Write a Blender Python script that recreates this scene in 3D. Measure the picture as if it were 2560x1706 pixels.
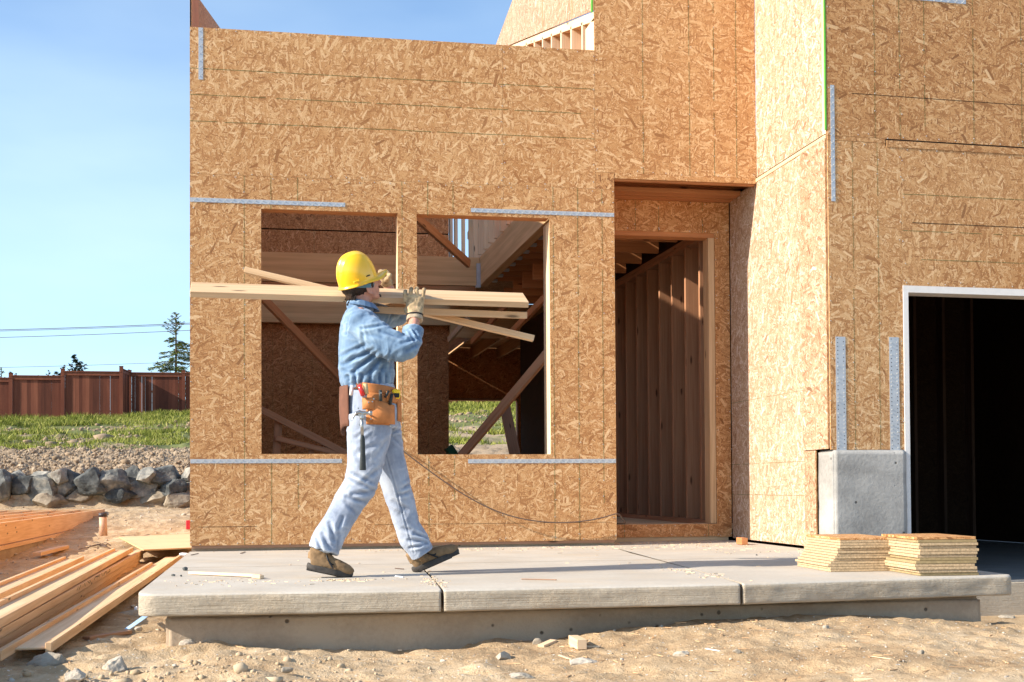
import bpy, bmesh, math, random
import numpy as np
from mathutils import Vector, Matrix, noise
random.seed(7); rng = np.random.default_rng(7)
for o in list(bpy.data.objects): bpy.data.objects.remove(o)
sc = bpy.context.scene
COL = sc.collection
R = math.radians

# ------------------------------------------------------------ camera
CAM = Vector((0.6141, -10.0542, 0.4903)); FPX = 3205.84; PY = 1146.26
def cam_axes(yaw, pitch, roll):
    f = Vector((math.sin(yaw)*math.cos(pitch), math.cos(yaw)*math.cos(pitch), math.sin(pitch)))
    r = Vector((math.cos(yaw), -math.sin(yaw), 0)); u = r.cross(f)
    return math.cos(roll)*r + math.sin(roll)*u, -math.sin(roll)*r + math.cos(roll)*u, f
AR, AU, AF = cam_axes(.1851, .0211, -.0058)
cd = bpy.data.cameras.new('camera'); cam = bpy.data.objects.new('camera', cd); COL.objects.link(cam)
cam.matrix_world = Matrix(((AR.x, AU.x, -AF.x, CAM.x), (AR.y, AU.y, -AF.y, CAM.y), (AR.z, AU.z, -AF.z, CAM.z), (0, 0, 0, 1)))
cd.sensor_width = 36; cd.lens = FPX/2560*36; cd.shift_y = (PY-853)/2560; cd.clip_end = 3000; cd.clip_start = .05
sc.camera = cam
def at(x, y, Y=None, Z=None, X=None):
    """a measured picture point taken to its place on a known plane of the site"""
    d = AR*((x-1280)/FPX) - AU*((y-PY)/FPX) + AF
    t = (Y-CAM.y)/d.y if Y is not None else ((Z-CAM.z)/d.z if Z is not None else (X-CAM.x)/d.x)
    return CAM + d*t

# ------------------------------------------------------------ light
SUN_EL, SUN_AZ = 28.0, 10.5      # the sun stands to the left, almost in line with the front wall
w = bpy.data.worlds.new('World'); sc.world = w; w.use_nodes = True
nt = w.node_tree; nt.nodes.clear()
wo = nt.nodes.new('ShaderNodeOutputWorld'); bg = nt.nodes.new('ShaderNodeBackground'); sky = nt.nodes.new('ShaderNodeTexSky')
sky.sky_type = 'NISHITA'; sky.sun_disc = False; sky.sun_elevation = R(SUN_EL); sky.sun_rotation = R(270-SUN_AZ)
sky.air_density = 0.7; sky.dust_density = 0.6; sky.ozone_density = 3.0
bg.inputs[1].default_value = 0.15
tcw = nt.nodes.new('ShaderNodeTexCoord'); mpw = nt.nodes.new('ShaderNodeMapping'); mpw.inputs['Scale'].default_value = (1.0, 1.0, 3.2); mpw.inputs['Rotation'].default_value = (0, .35, .3)
cn = nt.nodes.new('ShaderNodeTexNoise'); cn.inputs['Scale'].default_value = 1.7; cn.inputs['Detail'].default_value = 5; cn.inputs['Roughness'].default_value = .5
cr_ = nt.nodes.new('ShaderNodeValToRGB'); cr_.color_ramp.elements[0].position = .36; cr_.color_ramp.elements[1].position = .75; cr_.color_ramp.elements[1].color = (.38, .38, .38, 1)
cm = nt.nodes.new('ShaderNodeMix'); cm.data_type = 'RGBA'; cm.inputs[7].default_value = (4.4, 4.8, 5.2, 1)      # thin high cloud
nt.links.new(tcw.outputs['Generated'], mpw.inputs[0]); nt.links.new(mpw.outputs[0], cn.inputs[0]); nt.links.new(cn.outputs[0], cr_.inputs[0]); nt.links.new(cr_.outputs[0], cm.inputs[0]); nt.links.new(sky.outputs[0], cm.inputs[6]); tn = nt.nodes.new('ShaderNodeMix'); tn.data_type = 'RGBA'; tn.blend_type = 'MULTIPLY'; tn.inputs[0].default_value = 1; tn.inputs[7].default_value = (.94, 1.03, 1.01, 1); nt.links.new(cm.outputs[2], tn.inputs[6]); nt.links.new(tn.outputs[2], bg.inputs[0]); nt.links.new(bg.outputs[0], wo.inputs[0])
sd = bpy.data.lights.new('sun', 'SUN'); sd.energy = 4.8; sd.angle = R(.53); sd.color = (1, .90, .76)
sun = bpy.data.objects.new('sun', sd); COL.objects.link(sun)
sdir = Vector((math.cos(R(SUN_AZ))*math.cos(R(SUN_EL)), math.sin(R(SUN_AZ))*math.cos(R(SUN_EL)), -math.sin(R(SUN_EL))))
sun.rotation_euler = sdir.to_track_quat('-Z', 'Y').to_euler()
sc.view_settings.view_transform = 'Standard'; sc.view_settings.look = 'None'
sc.view_settings.exposure = 0.90; sc.view_settings.gamma = 1.0
sc.render.engine = 'CYCLES'

# ------------------------------------------------------------ node helpers
def newmat(name, rough=.8):
    m = bpy.data.materials.new(name); m.use_nodes = True
    b = m.node_tree.nodes['Principled BSDF']; b.inputs['Roughness'].default_value = rough
    b.inputs['Specular IOR Level'].default_value = .25
    return m, m.node_tree, b
def N(t, typ, **kw):
    n = t.nodes.new(typ)
    for k, v in kw.items():
        if k.startswith('i_'):
            key = k[2:]; n.inputs[int(key) if key.isdigit() else key.replace('_', ' ')].default_value = v
        else: setattr(n, k, v)
    return n
def ramp(t, fac, stops):
    r = t.nodes.new('ShaderNodeValToRGB'); el = r.color_ramp.elements
    while len(el) < len(stops): el.new(.5)
    for e, (p, c) in zip(el, stops):
        e.position = p; e.color = (*c, 1) if len(c) == 3 else c
    t.links.new(fac, r.inputs[0]); return r.outputs[0]
def math_(t, op, a, b=None, clamp=False):
    n = t.nodes.new('ShaderNodeMath'); n.operation = op; n.use_clamp = clamp
    for i, v in enumerate((a, b)):
        if v is None: continue
        if isinstance(v, (int, float)): n.inputs[i].default_value = v
        else: t.links.new(v, n.inputs[i])
    return n.outputs[0]
def mixc(t, f, a, b, bt='MIX'):
    n = t.nodes.new('ShaderNodeMix'); n.data_type = 'RGBA'; n.blend_type = bt
    for s, v in ((n.inputs[0], f), (n.inputs[6], a), (n.inputs[7], b)):
        if isinstance(v, (int, float)): s.default_value = v
        elif isinstance(v, tuple): s.default_value = (*v, 1)
        else: t.links.new(v, s)
    return n.outputs[2]
def mapping(t, src, scale=(1, 1, 1), rot=0, loc=(0, 0, 0)):
    m = t.nodes.new('ShaderNodeMapping'); m.vector_type = 'POINT'
    m.inputs['Scale'].default_value = scale; m.inputs['Rotation'].default_value = (0, 0, rot); m.inputs['Location'].default_value = loc
    t.links.new(src, m.inputs[0]); return m.outputs[0]
def noi(t, vec, scale, detail=4, rough=.55, out=0):
    n = N(t, 'ShaderNodeTexNoise', i_Scale=scale, i_Detail=detail, i_Roughness=rough)
    if vec is not None: t.links.new(vec, n.inputs[0])
    return n.outputs[out]
def bump(t, b, h, strength, dist):
    n = N(t, 'ShaderNodeBump', i_Strength=strength, i_Distance=dist); t.links.new(h, n.inputs['Height']); t.links.new(n.outputs[0], b.inputs['Normal'])
def UV(t): return t.nodes.new('ShaderNodeTexCoord').outputs['UV']
def OBJ(t): return t.nodes.new('ShaderNodeTexCoord').outputs['Object']

def osb(name, tone=(1, 1, 1), strength=.42, dist=.003):
    m, t, b = newmat(name, .72)
    uv = UV(t)
    # strand directions wander, so no pattern of fixed angles shows
    nz = noi(t, uv, 2.6, 1, out=1); off = N(t, 'ShaderNodeVectorMath', operation='MULTIPLY_ADD'); t.links.new(nz, off.inputs[0])
    off.inputs[1].default_value = (.018, .018, 0); t.links.new(uv, off.inputs[2]); wv = off.outputs[0]
    crumb = noi(t, mapping(t, wv, (95, 210, 1)), 1, 4, .7)
    pits = noi(t, mapping(t, wv, (110, 230, 1), .5), 1, 2, .6)
    val = math_(t, 'MULTIPLY_ADD', crumb, 1.7); t.nodes[-1].inputs[2].default_value = -.36
    # strands: elongated rectangular cells of many sizes, laid over one another; few large ones, many slivers
    for i, (ang, L, W, p, gn) in enumerate([(6, .030, .0060, .50, .8), (71, .024, .0055, .60, .8), (-37, .032, .0065, .62, .8), (112, .030, .007, .68, .8), (43, .034, .0075, .62, .8), (-15, .045, .0095, .58, .8),
                                        (24, .050, .011, .60, .85), (-63, .048, .011, .72, .85), (88, .055, .012, .78, .9), (-4, .075, .014, .82, .75), (33, .08, .017, .88, .85), (-28, .075, .019, .91, .9), (58, .095, .023, .94, 1.0), (14, .11, .028, .95, 1.0)]):
        mp = mapping(t, wv, (1, 1, 1), R(ang), (i*3.37, i*1.91, 0)); mp = mapping(t, mp, (.92/L, .95/W, 1))
        v = N(t, 'ShaderNodeTexVoronoi', voronoi_dimensions='2D', distance='CHEBYCHEV', i_Scale=1.0, i_Randomness=1.0); t.links.new(mp, v.inputs['Vector'])
        s = N(t, 'ShaderNodeSeparateColor'); t.links.new(v.outputs['Color'], s.inputs[0])
        mk = math_(t, 'MULTIPLY', math_(t, 'LESS_THAN', v.outputs['Distance'], .45), math_(t, 'GREATER_THAN', s.outputs[1], p))
        tone_ = math_(t, 'ADD', math_(t, 'MULTIPLY', math_(t, 'SUBTRACT', s.outputs[0], .5), gn), .53)
        if i in (5, 6, 9, 10, 12):
            grain = noi(t, mapping(t, mp, (.6, 5, 1)), 1.0, 2, .6); tone_ = math_(t, 'ADD', tone_, math_(t, 'MULTIPLY', math_(t, 'SUBTRACT', grain, .5), .5))
        mx = N(t, 'ShaderNodeMix', data_type='FLOAT'); t.links.new(mk, mx.inputs[0]); t.links.new(val, mx.inputs[2]); t.links.new(tone_, mx.inputs[3]); val = mx.outputs[0]
    val = math_(t, 'SUBTRACT', val, math_(t, 'MULTIPLY', math_(t, 'GREATER_THAN', pits, .585), .42))
    oi = t.nodes.new('ShaderNodeObjectInfo'); val = math_(t, 'ADD', val, math_(t, 'MULTIPLY', math_(t, 'SUBTRACT', oi.outputs['Random'], .5), .24))
    col = ramp(t, val, [(.0, (.15, .053, .017)), (.2, (.35, .152, .053)), (.45, (.50, .25, .098)), (.7, (.59, .338, .148)), (1, (.80, .56, .32))])
    big = noi(t, mapping(t, uv, (.8, .8, 1)), 1, 3)
    col = mixc(t, .2, col, ramp(t, big, [(.3, (.48, .23, .085)), (.7, (.68, .41, .20))]))
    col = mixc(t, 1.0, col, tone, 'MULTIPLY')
    t.links.new(col, b.inputs['Base Color']); bump(t, b, val, strength, dist)
    return m
def wood(name, c1, c2, knots=True, gs=1.0, rough=.7, bs=.25):
    m, t, b = newmat(name, rough)
    uv = UV(t); oi = t.nodes.new('ShaderNodeObjectInfo')
    a = N(t, 'ShaderNodeVectorMath', operation='MULTIPLY_ADD'); t.links.new(oi.outputs['Random'], a.inputs[0]); a.inputs[1].default_value = (37, 11, 0); t.links.new(uv, a.inputs[2])
    u = a.outputs[0]
    g1 = noi(t, mapping(t, u, (1.5*gs, 45*gs, 1)), 1, 4, .6); g2 = noi(t, mapping(t, u, (.7, 6, 1)), 1.3, 2)
    g = math_(t, 'ADD', math_(t, 'MULTIPLY', g1, .65), math_(t, 'MULTIPLY', g2, .4))
    col = ramp(t, g, [(.33, c1), (.62, c2)])
    r = ramp(t, oi.outputs['Random'], [(0, (.86, .84, .82)), (1, (1.08, 1.05, 1.0))]); col = mixc(t, 1, col, r, 'MULTIPLY')
    if knots:
        v = N(t, 'ShaderNodeTexVoronoi', voronoi_dimensions='2D', i_Scale=1); t.links.new(mapping(t, u, (1.9, 7.5, 1)), v.inputs['Vector'])
        ks = N(t, 'ShaderNodeSeparateColor'); t.links.new(v.outputs['Color'], ks.inputs[0]); k = math_(t, 'MULTIPLY', ramp(t, v.outputs['Distance'], [(.04, (.9, .9, .9)), (.10, (0, 0, 0))]), math_(t, 'GREATER_THAN', ks.outputs[0], .62))
        col = mixc(t, k, col, tuple(x*.28 for x in c1))
    t.links.new(col, b.inputs['Base Color']); bump(t, b, g1, bs, .002)
    return m
def concrete(name, c1, c2, pits=True, broom=False, bs=.5):
    m, t, b = newmat(name, .88)
    o = OBJ(t)
    n1 = noi(t, o, 2.2, 5); n2 = noi(t, o, 38, 5, .65)
    f = math_(t, 'ADD', math_(t, 'MULTIPLY', n1, .7), math_(t, 'MULTIPLY', n2, .35))
    col = ramp(t, f, [(.36, c1), (.66, c2)]); h = n2
    if pits:
        v = N(t, 'ShaderNodeTexVoronoi', i_Scale=13); t.links.new(o, v.inputs['Vector'])
        pr = N(t, 'ShaderNodeSeparateColor'); t.links.new(v.outputs['Color'], pr.inputs[0])
        k = math_(t, 'MULTIPLY', ramp(t, v.outputs['Distance'], [(.09, (1, 1, 1)), (.16, (0, 0, 0))]), math_(t, 'GREATER_THAN', pr.outputs[0], .68))
        col = mixc(t, k, col, tuple(x*.35 for x in c1)); h = math_(t, 'SUBTRACT', h, k)
        st = ramp(t, noi(t, mapping(t, o, (1, 1, 2.5)), 1.7, 4), [(.52, (0, 0, 0)), (.72, (.5, .5, .5))]); col = mixc(t, st, col, tuple(x*.66 for x in c1))
    if not pits:      # dried mud and dust trodden over the slab
        ms = ramp(t, noi(t, mapping(t, o, (1.3, 1.8, 1)), 1.6, 6, .68), [(.50, (0, 0, 0)), (.72, (.55, .55, .55))]); col = mixc(t, ms, col, (c2[0]*1.02, c2[1]*.88, c2[2]*.70))
        ds = ramp(t, noi(t, o, 5, 6, .7), [(.60, (0, 0, 0)), (.74, (.4, .4, .4))]); col = mixc(t, ds, col, tuple(x*.72 for x in c1))
    if broom:
        l = noi(t, mapping(t, o, (1.2, 60, 170)), 1, 4, .65); h = math_(t, 'ADD', h, math_(t, 'MULTIPLY', l, 1.2))
        col = mixc(t, .25, col, ramp(t, l, [(.35, c1), (.65, c2)]))
    t.links.new(col, b.inputs['Base Color']); bump(t, b, h, bs, .008)
    return m
def plain(name, c, rough=.6, metal=0, var=.12, scale=20, bs=0, bd=.002, spec=.3, coat=0):
    m, t, b = newmat(name, rough); o = OBJ(t)
    n = noi(t, o, scale, 4)
    col = ramp(t, n, [(.3, tuple(x*(1-var) for x in c)), (.7, tuple(min(1, x*(1+var)) for x in c))])
    t.links.new(col, b.inputs['Base Color']); b.inputs['Metallic'].default_value = metal; b.inputs['Specular IOR Level'].default_value = spec
    if coat: b.inputs['Coat Weight'].default_value = coat; b.inputs['Coat Roughness'].default_value = .12
    if bs: bump(t, b, n, bs, bd)
    return m
M = {}
M['osb'] = osb('osb_strands'); M['osb_pale'] = osb('osb_pale', (.88, 1.06, 1.6), .5)  # second one: same board, sunlit whitening of the left-facing walls painted in
M['osb_in'] = osb('osb_inner', (1.08, .88, .78)); M['osb_dk'] = osb('osb_garage', (.07, .055, .05)); M['osb_red'] = osb('osb_reddish', (1.0, .85, .74))  # garage and hall partition copy: interior shade painted into the board colour
M['fir'] = wood('fir_lumber', (.47, .27, .13), (.68, .46, .27)); M['pale'] = wood('pale_lumber', (.62, .44, .27), (.80, .63, .44))
M['lvl'] = wood('laminated_beam', (.54, .32, .15), (.80, .53, .28), False, .35); M['redfir'] = wood('reddish_fir', (.42, .16, .06), (.58, .26, .11))
M['brace'] = wood('brown_brace', (.28, .15, .09), (.42, .25, .16)); M['ply'] = wood('plywood_face', (.55, .37, .2), (.74, .56, .36), True, .6)
M['orange'] = wood('yard_lumber', (.56, .33, .165), (.76, .52, .31)); M['hall'] = wood('hall_lumber', (.30, .135, .07), (.44, .23, .13)); M['dk'] = wood('garage_lumber', (.08, .045, .03), (.14, .08, .055)); M['plyedge'] = wood('plywood_edge', (.42, .28, .12), (.62, .46, .25), False, 1.5)  # hall and garage lumber: interior shade painted into the wood colour
M['prime'] = plain('white_primer', (.78, .75, .72), .6, var=.04)
M['conc'] = concrete('slab_concrete', (.42, .375, .315), (.52, .475, .41), False, False, .25)
M['conc_e'] = concrete('slab_edge_concrete', (.37, .31, .235), (.49, .42, .325), False, True, .9)
M['foot'] = concrete('footing_concrete', (.31, .235, .165), (.45, .355, .255), True, False, .6)
M['stem'] = concrete('stem_wall_concrete', (.25, .24, .225), (.43, .415, .39), True, False, .4)
M['gfloor'] = concrete('garage_floor', (.2, .2, .19), (.28, .27, .26), False)
M['galv'] = plain('galvanised_steel', (.52, .53, .55), .42, .5, .08, 12)
M['nail'] = plain('nail_steel', (.66, .64, .60), .4, .6)
M['green'] = plain('green_line_paint', (.07, .12, .035), .8); M['greenb'] = plain('green_edge_seal', (.12, .42, .06), .7)
M['dark'] = plain('dark_gap', (.03, .018, .01), .9); M['ink'] = plain('marker_ink', (.05, .04, .03), .8)

# ------------------------------------------------------------ object helpers
def tag(o, label, cat, group=None, kind=None):
    if label: o['label'] = label
    if cat: o['category'] = cat
    if group: o['group'] = group
    if kind: o['kind'] = kind
    return o
def empty(name, loc, label, cat, group=None, rz=0):
    o = bpy.data.objects.new(name, None); COL.objects.link(o); o.location = loc; o.rotation_euler = (0, 0, rz); o.empty_display_size = .1
    return tag(o, label, cat, group)
def link(name, me, mats, parent=None, world=True):
    o = bpy.data.objects.new(name, me); COL.objects.link(o)
    for m in (mats if isinstance(mats, (list, tuple)) else [mats]): me.materials.append(M[m] if isinstance(m, str) else m)
    if parent:
        o.parent = parent
        if world: bpy.context.view_layer.update() if False else None; o.matrix_parent_inverse = pinv(parent)
    return o
def pmat(o):
    m = Matrix.LocRotScale(o.location, o.rotation_euler, o.scale)
    return (pmat(o.parent) @ o.matrix_parent_inverse @ m) if o.parent else m
def pinv(o): return pmat(o).inverted()
class MB:
    """collects boxes with a running-length UV in metres into one mesh"""
    def __init__(s): s.v = []; s.f = []; s.uv = []; s.mi = []
    def quad(s, pts, uvs, mi=0):
        b = len(s.v); s.v += [tuple(p) for p in pts]; s.f.append(tuple(range(b, b+len(pts)))); s.uv += list(uvs); s.mi.append(mi)
    def obox(s, c, ax, half, mi=0, seed=None, ends=None):
        """c centre, ax three unit axes (first = grain), half sizes"""
        c = Vector(c); A = [Vector(a) for a in ax]; h = half
        so = (random.random()*9, random.random()*9) if seed is None else seed
        b = len(s.v)
        for i in range(8):
            sg = [(1 if i >> k & 1 else -1) for k in range(3)]
            s.v.append(tuple(c + A[0]*h[0]*sg[0] + A[1]*h[1]*sg[1] + A[2]*h[2]*sg[2]))
        for f, k in (((0, 4, 6, 2), 0), ((1, 3, 7, 5), 0), ((0, 1, 5, 4), 1), ((2, 6, 7, 3), 1), ((0, 2, 3, 1), 2), ((4, 5, 7, 6), 2)):
            s.f.append(tuple(b+i for i in f)); s.mi.append(mi if ends is None or k != 0 else ends)
            for i in f:
                sg = [(1 if i >> q & 1 else -1)*h[q] for q in range(3)]
                uv = {0: (sg[1]*.4, sg[2]), 1: (sg[0], sg[2]), 2: (sg[0], sg[1])}[k]
                s.uv.append((uv[0]+so[0]+k*1.7, uv[1]+so[1]+k*.9))
    def box(s, x, y, z, mi=0, seed=None):
        d = [(x[1]-x[0])/2, (y[1]-y[0])/2, (z[1]-z[0])/2]; c = ((x[0]+x[1])/2, (y[0]+y[1])/2, (z[0]+z[1])/2)
        E = [Vector((1, 0, 0)), Vector((0, 1, 0)), Vector((0, 0, 1))]
        k = sorted(range(3), key=lambda i: -abs(d[i])); ax = [E[i] for i in k]
        if ax[0].cross(ax[1]).dot(ax[2]) < 0: pass
        s.obox(c, ax, [abs(d[i]) for i in k], mi, seed)
    def bar(s, p0, p1, w, h, mi=0, up=(0, 0, 1), seed=None, ends=None):
        """a board from p0 to p1: w across, h along up"""
        p0, p1 = Vector(p0), Vector(p1); a = (p1-p0); L = a.length; a.normalize(); u = Vector(up); u = (u - a*u.dot(a)).normalized(); r = a.cross(u)
        s.obox((p0+p1)/2, (a, r, u), (L/2, w/2, h/2), mi, seed, ends)
    def build(s, name, mats, parent=None, bevel=0, smooth=False):
        me = bpy.data.meshes.new(name); me.from_pydata(s.v, [], s.f)
        ul = me.uv_layers.new(name='UVMap'); ul.data.foreach_set('uv', np.array(s.uv, dtype=np.float32).ravel())
        me.polygons.foreach_set('material_index', s.mi)
        bm = bmesh.new(); bm.from_mesh(me); bmesh.ops.recalc_face_normals(bm, faces=bm.faces)
        if bevel: bmesh.ops.bevel(bm, geom=bm.edges[:], offset=bevel, segments=2 if bevel > .008 else 1, affect='EDGES', clamp_overlap=True)
        bm.to_mesh(me); bm.free()
        if smooth: me.shade_smooth()
        return link(name, me, mats, parent)
def box(name, x, y, z, mat, parent=None, bevel=.0, label=None):
    b = MB(); b.box(x, y, z); o = b.build(name, mat, parent, bevel)
    if label: o['label'] = label
    return o
def bar(name, p0, p1, w, h, mat, parent=None, bevel=.002, up=(0, 0, 1), label=None):
    b = MB(); b.bar(p0, p1, w, h, up=up); o = b.build(name, mat, parent, bevel)
    if label: o['label'] = label
    return o
def panel(name, frame, rect, parent, mat='osb', holes=(), vlines=(), hlines=(), grain='h', thick=.011, poly=None, nails=None, label=None, lw=.0032, out=0.0, edge='osb'):
    """sheathing sheet. frame=(origin, uaxis, outward normal); rect=(u0,u1,z0,z1) ; printed lines are thin strips of the same mesh"""
    O, U, Nn = [Vector(a) for a in frame]; Z = Vector((0, 0, 1)); b = MB(); so = (random.random()*20, random.random()*20)
    fl = random.random() > .5
    P = lambda u, z, n: O + U*u + Z*z + Nn*(n+out)
    def uvf(u, z):
        a, c = (u, z) if grain == 'h' else (z, u)
        return ((-a if fl else a)+so[0], c+so[1])
    def slab(u0, u1, z0, z1, n0, n1, mi, sides):
        b.quad([P(u0, z0, n1), P(u1, z0, n1), P(u1, z1, n1), P(u0, z1, n1)], [uvf(u0, z0), uvf(u1, z0), uvf(u1, z1), uvf(u0, z1)], mi)
        if n0 < 0: b.quad([P(u0, z0, n0), P(u0, z1, n0), P(u1, z1, n0), P(u1, z0, n0)], [uvf(u0+3, z0), uvf(u0+3, z1), uvf(u1+3, z1), uvf(u1+3, z0)], mi)
        for k, (a, c) in zip('lrbt', (((u0, z0), (u0, z1)), ((u1, z0), (u1, z1)), ((u0, z0), (u1, z0)), ((u0, z1), (u1, z1)))):
            if k in sides:
                b.quad([P(*a, n0), P(*c, n0), P(*c, n1), P(*a, n1)], [(a[0]+a[1], 0), (c[0]+c[1], 0), (c[0]+c[1], .012), (a[0]+a[1], .012)], 2)
    if poly:
        n = len(poly)
        b.quad([P(u, z, 0) for u, z in poly], [uvf(u, z) for u, z in poly], 0)
        b.quad([P(u, z, -thick) for u, z in reversed(poly)], [uvf(u+3, z) for u, z in reversed(poly)], 0)
        for i in range(n):
            a, c = poly[i], poly[(i+1) % n]
            b.quad([P(*a, 0), P(*c, 0), P(*c, -thick), P(*a, -thick)], [(0, 0), (1, 0), (1, .012), (0, .012)], 2)
        u0 = min(p[0] for p in poly); u1 = max(p[0] for p in poly); z0 = min(p[1] for p in poly); z1 = max(p[1] for p in poly)
    else:
        u0, u1, z0, z1 = rect
        us = sorted({u0, u1} | {min(max(h[i], u0), u1) for h in holes for i in (0, 1)}); zs = sorted({z0, z1} | {min(max(h[i], z0), z1) for h in holes for i in (2, 3)})
        solid = lambda a, c: not any(h[0]-1e-6 <= a <= h[1]+1e-6 and h[2]-1e-6 <= c <= h[3]+1e-6 for h in holes) and u0 < a < u1 and z0 < c < z1
        for i in range(len(us)-1):
            for j in range(len(zs)-1):
                if us[i+1]-us[i] < 1e-5 or zs[j+1]-zs[j] < 1e-5: continue
                a, c = (us[i]+us[i+1])/2, (zs[j]+zs[j+1])/2
                if not solid(a, c): continue
                sd_ = ''
                if not solid(us[i]-1e-4, c): sd_ += 'l'
                if not solid(us[i+1]+1e-4, c): sd_ += 'r'
                if not solid(a, zs[j]-1e-4): sd_ += 'b'
                if not solid(a, zs[j+1]+1e-4): sd_ += 't'
                slab(us[i], us[i+1], zs[j], zs[j+1], -thick, 0, 0, sd_)
    def inhole(u, z): return any(h[0]-.01 <= u <= h[1]+.01 and h[2]-.01 <= z <= h[3]+.01 for h in holes)
    for L in vlines:
        u, a, c = (L, z0, z1) if isinstance(L, (int, float)) else L
        k = a
        while k < c:
            e = min(c, k+random.uniform(.02, .12)); dx = random.uniform(-.001, .001)
            if not inhole(u, (k+e)/2) and random.random() < .9: slab(u-lw/2+dx, u+lw/2+dx, k, e, 0, .0012, 1, '')
            k = e+random.uniform(0, .008)
    for L in hlines:
        z, a, c = (L, u0, u1) if isinstance(L, (int, float)) else L
        k = a
        while k < c:
            e = min(c, k+random.uniform(.02, .12)); dx = random.uniform(-.001, .001)
            if not inhole((k+e)/2, z) and random.random() < .9: slab(k, e, z-lw/2+dx, z+lw/2+dx, 0, .0012, 1, '')
            k = e+random.uniform(0, .008)
    o = b.build(name, [mat, 'green', edge], parent)
    if label: o['label'] = label
    if nails is not None:
        for L in list(vlines)+[u0+.012, u1-.012]:
            u, a, c = (L, z0, z1) if isinstance(L, (int, float)) else L
            z = a+.04
            while z < c-.02:
                if not inhole(u, z) and random.random() < .75: nails.append((P(u+random.gauss(0, .006), z+random.gauss(0, .015), 0), Nn, U))
                z += .15
        for z in (z0+.015, z1-.015):
            u = u0+.05
            while u < u1-.02:
                if not inhole(u, z) and random.random() < .7: nails.append((P(u+random.gauss(0, .02), z+random.gauss(0, .006), 0), Nn, U))
                u += .14
    return o

# ============================================================ THE HOUSE
house = empty('house', (0, 0, 0), 'unfinished timber frame house sheathed in strand board with open window and door holes', 'house')
F1 = ((0, 0, 0), (1, 0, 0), (0, -1, 0))                   # front wall plane Y = 0
FR = ((0, .65, 0), (1, 0, 0), (0, -1, 0))                 # entry recess wall
FS = ((4.58, 0, 0), (0, -1, 0), (-1, 0, 0))               # return wall at the right of the entry, u runs towards the street
GA = R(2.5); GU = Vector((math.cos(GA), math.sin(GA), 0)); GN = Vector((math.sin(GA), -math.cos(GA), 0)); GO = Vector((4.58, -1.372, 0))
FG = (tuple(GO), tuple(GU), tuple(GN))                    # garage front
nails = []
I8 = .2032; WL = (.535, 1.59, .743, 2.64); WR = (1.742, 2.815, .738, 2.64); ZS = 2.893; W = 3.355
H2 = [WL, WR]
B, T = .045, ZS-.0015
for a, c, vl in ((0, 1.218, [2*I8, 3*I8, (4*I8, B+.27, T)]), (1.2195, 2.437, [8*I8, 9*I8, (10*I8, B+.33, T)]), (2.4385, W, [14*I8, 15*I8, (16*I8, B+.3, T)])):
    panel('wall_sheathing', F1, (a, c, B, T), house, 'osb', H2, vl, [], 'h', nails=nails)
zt = 4.024
ul = [ZS+.406, ZS+.61, ZS+.813]
panel('wall_sheathing', F1, (0, 2.437, ZS, zt), house, 'osb', [], [], ul, 'v', nails=nails)
panel('wall_sheathing', F1, (2.4385, 3.196, ZS, zt), house, 'osb', [], [], ul, 'h', nails=nails)
panel('wall_sheathing', F1, (3.1975, W, ZS, 3.029), house, 'osb', [], [], [], 'h')
# thin black saw kerf near the foot of the wall
b = MB(); b.box((.06, .5), (-.0009, .0), (.185, .188)); b.box((1.4, 3.3), (-.0009, 0), (.188, .19)); b.build('saw_kerf', 'dark', house)
# tall bay over the entry
panel('wall_sheathing', F1, (3.1975, 4.577, 3.031, 6.15), house, 'osb', [], [3.1975+2*I8, 3.1975+4*I8-.01, 3.1975+5*I8, 3.1975+6*I8-.01], [], 'h', nails=nails)
box('soffit_trim', (3.36, 4.575), (-.0015, .011), (2.985, 3.029), 'osb', house)

# return wall
panel('wall_sheathing', FS, (0.0, 1.358, 3.031, 6.15), house, 'osb_pale', [], [.42, .83], [], 'v', nails=nails)
panel('wall_sheathing', FS, (-.64, .915, .02, 3.0), house, 'osb_pale', [(.0, 9, 0, -1)], [], [.40, .66, 1.2], 'v')
panel('wall_sheathing', FS, (.9165, 1.115, .02, 3.0), house, 'osb_pale', [], [], [], 'v')
panel('wall_sheathing', FS, (.917, 1.36, .742, 3.0), house, 'osb_pale', [], [], [], 'h', out=.013, nails=nails)
box('seam_trim', (4.574, 4.579), (-1.36, .0), (3.0005, 3.03), 'ply', house)
b = MB(); b.box((4.571, 4.5795), (-1.36, 0), (3.0295, 3.034)); b.build('seam_gap', 'dark', house)
box('corner_stud', (4.5795, 4.62), (-1.357, -1.30), (.75, 6.1), 'pale', house)
b = MB(); b.box((4.5675, 4.5785), (-1.374, -1.3605), (3.06, 6.15)); b.build('edge_seal', 'greenb', house)
# garage front
def gp(name, r, **k): return panel(name, FG, r, house, nails=nails, **k)
g0 = .005
gp('wall_sheathing', (g0, .592, .735, 2.985), vlines=[.2, .4], grain='h')
gp('wall_sheathing', (.5935, 4.9, 1.945, 2.96), hlines=[(2.35, .6, 4.9), (2.62, .6, 4.9), (2.14, .75, 4.9)], grain='v')
gp('wall_sheathing', (g0, 4.9, 3.022, 6.15), vlines=[2*I8-.02, 3*I8-.02, 4*I8-.02, 6*I8-.02, 8*I8-.02, 10*I8-.02, 12*I8], grain='h')
b = MB()
def gbox(b, u0, u1, z0, z1, n0, n1, mi=0):
    c = GO+GU*((u0+u1)/2)+Vector((0, 0, (z0+z1)/2))+GN*((n0+n1)/2)
    A = [(GU, (u1-u0)/2), (Vector((0, 0, 1)), (z1-z0)/2), (GN, (n1-n0)/2)]; A.sort(key=lambda q: -abs(q[1]))
    b.obox(c, [q[0] for q in A], [abs(q[1]) for q in A], mi)
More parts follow.
